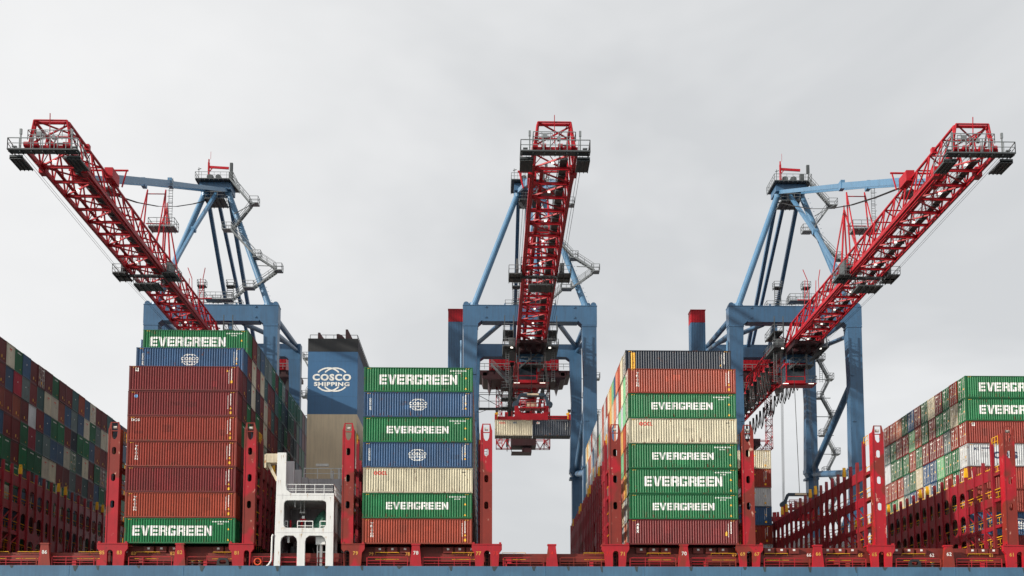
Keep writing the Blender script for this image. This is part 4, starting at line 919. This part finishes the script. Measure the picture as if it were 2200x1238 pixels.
# A-frame
for s in (-1, 1):
    m_ = MB(); m_.tube((s * 9.7, WY + 1, 66.2), (s * 1.95, WY + 2, 87.2), .56, .5, n=14); m_.tube((s * 9.7, WY + 1, 66.2), (s * 9.6, WY + 1, 66.7), .85, n=14)
    m_.tube((s * 2.1, WY + 2, 86.2), (s * 1.95, WY + 2, 88.3), .62, n=14)
    if s > 0:
        for k in range(26): t = k / 26; m_.bar((s * (9.7 - 7.7 * t) + .6, WY + .8, 66.5 + 20 * t), (s * (9.7 - 7.7 * t) + .8, WY + .8, 66.5 + 20 * t), .06)
    cp(m_, 'a_frame_leg', M['craneblue2'], smooth=False)
    m_ = MB(); m_.bar((s * 1.9, WY + 3.2, 87), (s * 2.1, LY + .5, 67), .62, .7); cp(m_, 'back_leg', M['craneblue'])
    m_ = MB(); m_.bar((s * 1.9, WY + 1.5, 87.2), (s * 1.9, 163.2, 72.7), .38, .62); m_.bar((s * 1.9, 163.2, 72.7), (s * 1.9, 138.2, 62.2), .42, .8); m_.box(s * 1.9 - .3, s * 1.9 + .3, 162.6, 163.8, 72.1, 73.3)
    cp(m_, 'forestay', M['craneblue2'])
m_ = MB(); m_.bar((-.3, WY + 4, 87), (0, 240, 62.4), .55, .6); cp(m_, 'backstay', M['craneblue'])
m_ = MB(); m_.bar((0, WY + 1.5, 86.5), (0, 184, 74.2), .45, .6); m_.bar((0, 184, 74.2), (0, 171, 62.4), .4, .5); m_.tube((-.35, 184, 74.2), (.35, 184, 74.2), .5, n=10); cp(m_, 'inner_forestay', M['craneblue2'])
m_, r_ = MB(), MB(); m_.box(-2.7, 2.7, WY + .6, WY + 4.4, 87.0, 88.3); cp(m_, 'apex_beam', M['craneblue'])
m_ = MB(); platform(m_, r_, -3.2, 3.3, WY - .5, WY + 5.2, 88.5); platform(m_, r_, -1.8, 1.6, WY + .5, WY + 4.5, 85.4)
m_.box(-1.3, -.6, WY + 1, WY + 2, 88.5, 89.8); m_.box(.1, .8, WY + 1, WY + 2, 88.5, 89.7); m_.box(2.0, 2.7, WY + 2, WY + 2.6, 88.5, 90.8); m_.bar((2.9, WY, 88.5), (2.9, WY, 91.4), .16); m_.bar((-2.7, WY, 88.5), (-2.7, WY, 90.6), .08); m_.bar((-2.9, WY, 90.2), (-2.3, WY, 90.4), .1)
m_.box(2.6, 3.1, WY, WY + .4, 90.0, 91.5)
for x in (-1.0, .5): m_.tube((x, WY + .6, 89.2), (x, WY + 1.6, 89.2), .5, n=10)
cp(m_, 'apex_platform', M['greydk']); cp(r_, 'apex_rail', M['grey'])
m_ = MB(); m_.bar((-1.5, WY + 2, 88.5), (-1.5, WY + 2, 92.4), .3); m_.bar((-1.6, WY + 2, 91.6), (2.0, WY + 2, 91.4), .2, .42); m_.bar((-1.5, WY + 2, 90.6), (-.8, WY + 2, 91.5), .14); m_.bar((-1.5, WY + 2, 92.4), (-1.5, WY + 2, 93.0), .2); m_.bar((-1.2, WY + 2, 93), (-1.2, WY + 2, 94.4), .05); cp(m_, 'davit', M['cranered'])
# stairs
def stair(m_, a, b, wv=.8):
    a = Vector(a); b = Vector(b); off = Vector((0, wv, 0))
    for o in (Vector((0, 0, 0)), off):
        m_.bar(a + o, b + o, .1, .28); m_.bar(a + o + Vector((0, 0, 1.1)), b + o + Vector((0, 0, 1.1)), .06); m_.bar(a + o + Vector((0, 0, .6)), b + o + Vector((0, 0, .6)), .045)
        n_ = max(2, int((b - a).length / 1.6))
        for i in range(n_ + 1): c = a.lerp(b, i / n_) + o; m_.bar(c, c + Vector((0, 0, 1.1)), .05)
    n_ = max(3, int(abs(b.z - a.z) / .28))
    for i in range(n_ + 1): c = a.lerp(b, i / n_); m_.box(c.x - .14, c.x + .14, c.y, c.y + wv, c.z - .02, c.z + .03)
m_ = MB(); y = WY - .6
def land(x0, x1, z, yy=None, dy=1.7):
    yy = y if yy is None else yy; m_.box(x0, x1, yy, yy + dy, z - .14, z); m_.rail([(x0, yy, z), (x1, yy, z), (x1, yy + dy, z), (x0, yy + dy, z)], 1.1, .8, .035, closed=True)
stair(m_, (2.8, y, 88.4), (6.2, y, 84.3)); land(6.2, 7.7, 84.2); stair(m_, (6.4, y + .9, 84.0), (3.1, y + .9, 79.6)); land(1.6, 3.2, 79.5, y, 1.7)
m_.bar((7.2, y, 84.1), (3.6, y, 82.0), .12); stair(m_, (3.2, y, 79.3), (7.4, y, 74.8)); land(6.9, 8.3, 74.6); stair(m_, (7.8, y, 74.5), (11.0, y, 72.4)); m_.bar((11.4, y, 72.8), (8, y, 72.9), .12)
land(10.6, 12.0, 72.3); stair(m_, (10.9, y + .9, 72.2), (7.0, y + .9, 69.3)); m_.bar((11, y, 72.2), (8.3, y, 69.6), .12); land(5.4, 7.2, 69.2); stair(m_, (5.5, y + .9, 69.1), (3.4, y + .9, 67.2)); land(-1.0, 3.6, 67.1)
cp(m_, 'staircase', M['grey'])
m_, r_ = MB(), MB()   # platforms on top of the portal beam
platform(m_, r_, -4.2, 4.6, WY + 2.6, WY + 4.4, 66.9); platform(m_, r_, -3.0, -1.6, WY + 2, WY + 3.4, 70.4, .9); platform(m_, r_, 2.0, 3.4, WY + 2, WY + 3.4, 70.4, .9); platform(m_, r_, -.5, 1.0, WY + 2.4, WY + 3.6, 67.8, .9)
for x in (-2.9, -1.8, 2.1, 3.2): m_.bar((x, WY + 2.4, 66.9), (x, WY + 2.4, 71), .1)
for k in range(10):
    for x in (-2.35, 2.6): m_.box(x - .5, x + .5, WY + 2.6, WY + 2.8, 67.2 + k * .34, 67.26 + k * .34)
cp(m_, 'beam_platform', M['greydk']); cp(r_, 'beam_platform_rail', M['grey'])
m_ = MB(); y = LY + .2; xx = 11.4; z = 64.6; d = 1
land(xx, xx + 1.6, 64.8, y)
for k in range(10):
    x0_ = xx + .3 + .22 * k
    a = (x0_, y + .1, z) if d > 0 else (x0_ + 2.0, y + .1, z); b = (x0_ + 1.9, y + .1, z - 3.6) if d > 0 else (x0_ + .1, y + .1, z - 3.6)
    stair(m_, a, b); z -= 3.7; land(x0_ + (1.6 if d > 0 else -.6), x0_ + (2.9 if d > 0 else .6), z, y); m_.bar((xx - .4, y + .4, z - .1), (x0_ + 2, y + .4, z - .1), .12); d = -d
cp(m_, 'leg_staircase', M['grey'])
# trolley and cab
m_ = MB(); m_.box(-2.2, 2.2, 189, 195.4, HB - 1.1, HB - .62)
for s in (-1, 1): m_.box(s * 2.2 - .25, s * 2.2 + .25, 188.6, 195.8, HB - 1.3, HB - .55)
for x in (-1.6, -.4, 1.2): m_.tube((x, 190.5, HB - 1.5), (x, 191.3, HB - 1.5), .45, n=10)
tro = cp(m_, 'trolley', M['machred'])
m_, g_ = MB(), MB(); c0, c1, cy0, cy1, cz0, cz1 = -2.1, 1.2, 196, 199.2, 52.6, 55.6
m_.box(c0, c1, cy0, cy1, cz0 - .25, cz0 + .25); m_.box(c0 - .1, c1 + .1, cy0, cy1, cz1, cz1 + .3); m_.box(c0, c1, cy1 - .1, cy1, cz0, cz1)
for x in (c0, c1 - .16): m_.box(x, x + .16, cy0, cy0 + .16, cz0, cz1)
for x in (c0, c1): m_.bar((x, cy0 + 1, cz1), (x, cy0 + 1, HB - 1), .16)
m_.box(-2.9, 3.0, cy0 + .5, cy1 - .6, cz0 - .42, cz0 - .26); m_.box(1.25, 3.2, cy0 + .2, cy1, cz0 - .25, cz0 - .1)
m_.box(c0 + .02, c1 - .02, cy0 + .02, cy0 + .1, cz0 + .9, cz0 + 1.0)
cabo = cp(m_, 'operator_cab', M['cranered'], tro)
g_.box(c0 + .17, c1 - .17, cy0 + .03, cy0 + .08, cz0 + .26, cz1 - .02); g_.box(c0 + .02, c0 + .05, cy0 + .17, cy1 - .12, cz0 + .26, cz1 - .02); g_.box(c1 - .05, c1 - .02, cy0 + .17, cy1 - .12, cz0 + .26, cz1 - .02); cp(g_, 'cab_window', M['glass'], tro)
m_ = MB(); m_.rail([(1.3, cy0 + .2, cz0 - .1), (3.2, cy0 + .2, cz0 - .1), (3.2, cy1, cz0 - .1)], 1.2, .8, .035); m_.rail([(-3.2, cy0 + .5, cz0 - .2), (-2.2, cy0 + .5, cz0 - .2)], 1.2, .8, .035)
for x in (-3.9, 3.9):
    for q in (-.25, .25): m_.bar((x + q, 196, 52.5), (x + q, 196, 61), .06)
    for k in range(24): m_.bar((x - .25, 196, 52.7 + k * .35), (x + .25, 196, 52.7 + k * .35), .045)
cp(m_, 'cab_ladder', M['grey'], tro)
m_ = MB(); m_.bar((-2.8, 195.6, 52.2), (-1.8, 195.6, 52.2), .08); m_.bar((1.6, 195.6, 52.2), (2.5, 195.6, 52.2), .08); cp(m_, 'cab_lamp', M['lamp'], tro)
# machinery house, hanging lattice, gangway, festoon
m_ = MB(); m_.plate([(-9.3, 64.2), (-9.3, 63.4), (-8.5, 63.3), (-8.2, 62.4), (-7.3, 62.3), (-6.9, 60.9), (-6.5, 62.3), (-3, 62.5), (-2.9, 61.9), (3, 61.9), (3.1, 62.5), (6.5, 62.3), (6.9, 60.9), (7.3, 62.3), (8.2, 62.4), (8.5, 63.3), (9.3, 63.4), (9.3, 64.2)], [rrect(-8.2, -7.4, 63.1, 63.8, .1, 1), rrect(7.4, 8.2, 63.1, 63.8, .1, 1)], 8, 'XZ', 231)
mh = cp(m_, 'machinery_house', M['machred'])
m_ = MB(); m_.keep = False
for k in range(50): m_.box(-7.0 + k * .28, -7.0 + k * .28 + .14, 230.8, 231, 64.2, 68.4)
m_.box(-7.0, 7.0, 231, 239, 64.2, 68.4); cp(m_, 'corrugated_wall', M['cranered'], mh)
m_ = MB(); m_.rail([(-9.2, 230.1, 64.2), (9.2, 230.1, 64.2)], 1.1, 1.3, .05)
stair(m_, (-6.6, 229, 65), (-2.5, 229, 60.6)); cp(m_, 'house_rail', M['grey'], mh)
m_ = MB()
def lattice(x0, x1, z0, z1, yy, n_, vertical=True, r=.07):
    for x in (x0, x1): m_.tube((x, yy, z0), (x, yy, z1), r, n=4) if vertical else None
    if not vertical:
        for z_ in (z0, z1): m_.tube((x0, yy, z_), (x1, yy, z_), r, n=4)
    for i in range(n_):
        if vertical: za = z0 + (z1 - z0) * i / n_; zb = z0 + (z1 - z0) * (i + 1) / n_; m_.tube((x0 if i % 2 else x1, yy, za), (x1 if i % 2 else x0, yy, zb), r * .8, n=4); m_.tube((x0, yy, za), (x1, yy, za), r * .8, n=4)
        else: xa = x0 + (x1 - x0) * i / n_; xb = x0 + (x1 - x0) * (i + 1) / n_; m_.tube((xa, yy, z0 if i % 2 else z1), (xb, yy, z1 if i % 2 else z0), r * .8, n=4)
for yy in (237, 238.2):
    for s in (-1, 1): lattice(*sorted((s * 4.3, s * 5.5)), 49.6, 63.0, yy, 11)
    for s in (-1, 1): lattice(*sorted((s * 2.5, s * 5.5)), 49.6, 51.4, yy, 3, False); lattice(*sorted((s * 1.6, s * 5.5)), 60.6, 62.6, yy, 4, False)
for s in (-1, 1):
    for z_ in range(50, 63, 2): m_.tube((s * 5.5, 237, z_), (s * 5.5, 238.2, z_), .05, n=4); m_.tube((s * 4.3, 237, z_), (s * 4.3, 238.2, z_ + 1), .05, n=4)
cp(m_, 'hanging_lattice', M['cranered'])
m_ = MB(); m_.box(-2.5, 2.6, 235.5, 240, 49.9, 51.4); m_.box(-2.4, 1.7, 236, 239.5, 48.6, 48.75); m_.box(-.2, 1.7, 236, 239.5, 48.75, 49.85)
for x in (-2.4, .0, 1.6): m_.bar((x, 236, 48.7), (x, 236, 50), .12)
cp(m_, 'repair_cradle', M['machred'])
m_ = MB(); m_.box(-10.8, -3.2, LY + 3, LY + 4, 55.3, 55.6); m_.rail([(-10.8, LY + 3, 55.6), (-3.2, LY + 3, 55.6)], 2.6, 1.9, .05); m_.bar((-10.8, LY + 3, 59), (-4.5, LY + 3, 55.6), .1); m_.bar((-10.8, LY + 3, 58.6), (-5, LY + 3, 58.6), .08); m_.bar((-10.5, LY + 3, 54), (-7, LY + 3, 55.3), .08)
r_ = MB()
for z_ in (59.5, 57.4, 55.6): platform(m_, r_, -4.6, -1.6, 226, 229, z_, 1.0)
cp(m_, 'gangway', M['greydk']); cp(r_, 'gangway_rail', M['grey'])
m_ = MB(); rnd = random.Random(3); f2 = MB()
for k in range(17):
    yy = 203 + k * 3.1; dp = rnd.uniform(4.0, 5.6)
    for q, xx in enumerate((-3.0, -2.8, -3.15, 2.9, 3.1)):
        pts = [(xx, yy + 2.9 * (.5 - .5 * math.cos(math.pi * t / 8)) + .35 * math.sin(t * math.pi / 4), HB - .8 - (dp - q * .5) * math.sin(math.pi * t / 8) ** .7) for t in range(9)]; (m_ if q < 3 else f2).path(pts, .075, 4)
    m_.box(-3.3, -2.6, yy - .3, yy + .3, HB - 1.0, HB - .5)
cp(m_, 'festoon_cable', M['rubber']); cp(f2, 'festoon_cable', M['rubber'])
# service tower standing behind the waterside leg
m_ = MB(); TY = 216.0
for k in range(9): m_.box(-14.6 + k * .31, -14.6 + k * .31 + .17, TY, TY + .1, -.8, 69.3)
m_.box(-14.6, -11.95, TY + .1, TY + 2.6, -.8, 69.3); m_.box(-11.95, -10.9, TY + .6, TY + 1.6, 60, 60.4); m_.box(-11.95, -10.9, TY + .6, TY + 1.6, 30, 30.4)
for k in range(8): m_.box(-14.7, -14.6, TY + .15 + k * .31, TY + .32 + k * .31, -.8, 69.3)
tw = cp(m_, 'service_tower', M['craneblue'])
m_ = MB()
for k in range(9): m_.box(-14.6 + k * .31, -14.6 + k * .31 + .17, TY, TY + .1, 69.34, 71.6)
for k in range(8): m_.box(-14.7, -14.6, TY + .15 + k * .31, TY + .32 + k * .31, 69.34, 71.6)
m_.box(-14.6, -11.95, TY + .1, TY + 2.6, 69.34, 71.65); m_.box(-14.75, -11.85, TY - .05, TY + 2.7, 71.65, 71.8); cp(m_, 'tower_cap', M['cranered'], tw)
m_ = MB(); m_.tube((-11.75, WY + .3, 20), (-11.75, WY + .3, 60), .22, n=8); cp(m_, 'downpipe', M['craneblue2'])
crane.location = (7.13, WY, -.8)
c3 = copy_tree(crane); c3.location = (52.75, WY - .5, -.8); c3['label'] = 'blue gantry crane with red boom leaning out of the picture to the upper right'
c1 = copy_tree(crane); c1.location = (-47.5, WY + .7, -.8); c1['label'] = 'blue gantry crane with red boom pointing to the upper left corner'

# ------------------------------------------------------------------ spreaders and the hanging containers
SPO = (0, 188.6, 43.9)
def sp(m_, name, mats, parent): return m_.build(name, mats, parent, SPO)
spr = empty('container_spreader', SPO, 'red spreader and blue headblock carrying two small containers under the middle crane', 'spreader', 'spreaders hung from the cranes')
y = 188.6; z = 43.9; m_ = MB()
m_.box(-6.1, -2.8, y - .35, y + .35, z + .05, z + .75); m_.box(-2.9, 2.5, y - .55, y + .55, z + .1, z + 1.25); m_.box(2.5, 5.9, y - .3, y + .3, z + .35, z + .6); m_.box(2.5, 5.9, y - .25, y + .25, z + .72, z + .95); m_.box(5.8, 6.15, y - 1.1, y + 1.1, z + .1, z + 1.0); m_.box(-6.15, -5.8, y - 1.1, y + 1.1, z + .1, z + .9)
m_.box(-4.5, -4.0, y - .3, y + .3, z + .75, z + 1.5); m_.plate([(-2.9, z + 1.25), (-1.9, z + 1.25), (-2.2, z + 1.9), (-2.3, z + 2.5), (-2.9, z + 2.5)], [], .9, 'XZ', y - .45); m_.plate([(1.7, z + 1.25), (2.7, z + 1.25), (2.6, z + 2.5), (2.0, z + 2.5), (1.9, z + 1.8)], [], .9, 'XZ', y - .45)
sp(m_, 'spreader_beam', M['cranered'], spr)
m_ = MB(); m_.rail([(-2.0, y - .9, z + 2.2), (2.0, y - .9, z + 2.2)], 1.2, .8, .05); m_.rail([(-2.0, y + .9, z + 2.2), (2.0, y + .9, z + 2.2)], 1.2, .8, .05); m_.box(-2.0, 2.0, y - 1, y + 1, z + 2.0, z + 2.2)
for a, b in ((-1.9, -1.2), (1.8, 1.2), (-.4, 0), (.5, .2)): m_.bar((a, y, z + 1.2), (b, y, z + 2.1), .14)
sp(m_, 'catwalk', M['cranered'], spr)
m_ = MB(); m_.box(-.9, .7, y - .5, y + .5, z + 2.25, z + 3.1); sp(m_, 'electric_cabinet', M['beige'], spr)
m_ = MB(); m_.box(-2.0, 2.0, y - .35, y + .35, z + 4.2, z + 4.65)
for s in (-1, 1): m_.bar((s * 2.0, y, z + 4.4), (s * 2.5, y, z + 3.2), .5, .45); m_.bar((s * 2.5, y, z + 3.3), (s * 2.65, y, z + 2.4), .6, .6); m_.tube((s * 2.8, y - .4, z + 2.8), (s * 2.8, y + .4, z + 2.8), .5, n=10)
hb = sp(m_, 'headblock', M['slate'], spr)
m_ = MB(); m_.box(-.9, 1.0, y - .39, y - .36, z + 4.3, z + 4.6); sp(m_, 'name_plate', M['beige'], spr)
m_ = MB()
for x in (-5.85, 5.75): m_.bar((x, y - .9, z + .2), (x + .1, y - .9, z + 1.3), .28); m_.box(x - .3, x - .05, y - 1, y - .8, z + .9, z + 1.2)
sp(m_, 'flipper', M['yellow'], spr)
m_ = MB()
for x in (-5.8, 5.95): m_.plate([(x - .18, z + 1.3), (x + .18, z + 1.3), (x + .28, z + 1.8), (x - .28, z + 1.8)], [], .3, 'XZ', y - 1.0)
sp(m_, 'guide_horn', M['dark'], spr)
m_ = MB()
for x in (-2.8, -2.6, 2.6, 2.8):
    for dy in (-.3, .3): m_.tube((x, y + dy, z + 2.8), (x * .75, 190.6 + dy, HB - 1.2), .028, n=4)
m_.tube((-.15, y - .3, z + 4.7), (-.15, 190.4, HB - 1.2), .05, n=5)
sp(m_, 'hoist_rope', M['rubber'], spr)
spr.location = (7.2, 188.6, 43.9)
s3 = copy_tree(spr); s3.location = (50.7, 188.6, 27.6); s3['label'] = 'red spreader under the right crane, lowered behind the lashing bridge posts'
# lengthen the ropes of the lowered spreader with its own mesh
for ch in s3.children:
    if ch.name.startswith('hoist_rope'):
        m_ = MB()
        for x in (-2.8, -2.6, 2.6, 2.8):
            for dy in (-.3, .3): m_.tube((x, y + dy, z + 2.8), (x * .75, 190.6 + dy, HB + 16.3 - 1.2), .028, n=4)
        m_.tube((-.15, y - .3, z + 4.7), (-.15, 190.4, HB + 16.3 - 1.2), .05, n=5)
        o = m_.build('hoist_rope', M['rubber'], s3, SPO); bpy.data.objects.remove(ch); break
L20 = 6.06; PROF20 = profile(L20, 20)
for xc, ck, lab, deco in ((7.2 - 3.09, 'c', 'cream half-length container with red lettering hanging from the spreader, left of the pair', 'oocl'), (7.2 + 3.09, 'n', 'dark half-length container hanging from the spreader, right of the pair', 'dark')):
    t = empty('hanging_container', (xc, 188.6, 41.3), lab, 'shipping container', 'containers hanging from the middle crane'); c = PAL[ck]; H2 = 2.59
    child('frame', 'f20', lambda: frame_mb(L20, 2.59), [M['boxframe']], t, c, .8); child('side_panel', 's20', lambda: corr_mesh(PROF20, .16, 2.5, -CW / 2 + .022), [M['box']], t, c)
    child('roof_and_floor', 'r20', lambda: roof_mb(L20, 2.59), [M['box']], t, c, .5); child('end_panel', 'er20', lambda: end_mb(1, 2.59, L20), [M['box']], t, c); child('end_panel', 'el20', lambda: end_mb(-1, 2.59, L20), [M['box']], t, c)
    m_ = MB()
    for k in range(14): m_.box(-L20 / 2 + .3 + k * .41, -L20 / 2 + .38 + k * .41, -1.1, 1.1, -.02, .058)
    m_.build('floor_beam', M['dark'], t)
    q = MB()
    if deco == 'oocl': letter_on(q, fit(text_polys('OOCL', .05)[0], -2.35, -1.3, 1.95, 2.25), PROF20); q = [(q, 'red_lettering', 'redmark')]; q2 = MB(); letter_on(q2, [bx(-.1, .5, 2.0, 2.3)], PROF20); q.append((q2, 'grey_patch', 'grey'))
    else:
        letter_on(q, [bx(-2.5, -2.0, 1.95, 2.3)], PROF20); q = [(q, 'white_plate', 'white')]; q2 = MB(); letter_on(q2, [bx(-2.42, -2.22, 2.05, 2.22)], PROF20, .01); q.append((q2, 'red_mark', 'redmark')); q3 = MB(); letter_on(q3, [bx(2.5, 2.56, 1.5 + .14 * k, 1.58 + .14 * k) for k in range(6)] + [bx(2.2, 2.24, 1.0 + .1 * k, 1.06 + .1 * k) for k in range(12)], PROF20); q.append((q3, 'white_lettering', 'white'))
    for mm_, nm, mt in q:
        z_ = MB(); z_.keep = True; z_.add([(a, b - CW / 2 + .022, c_) for a, b, c_ in mm_.v], mm_.f); z_.build(nm, M[mt], t)
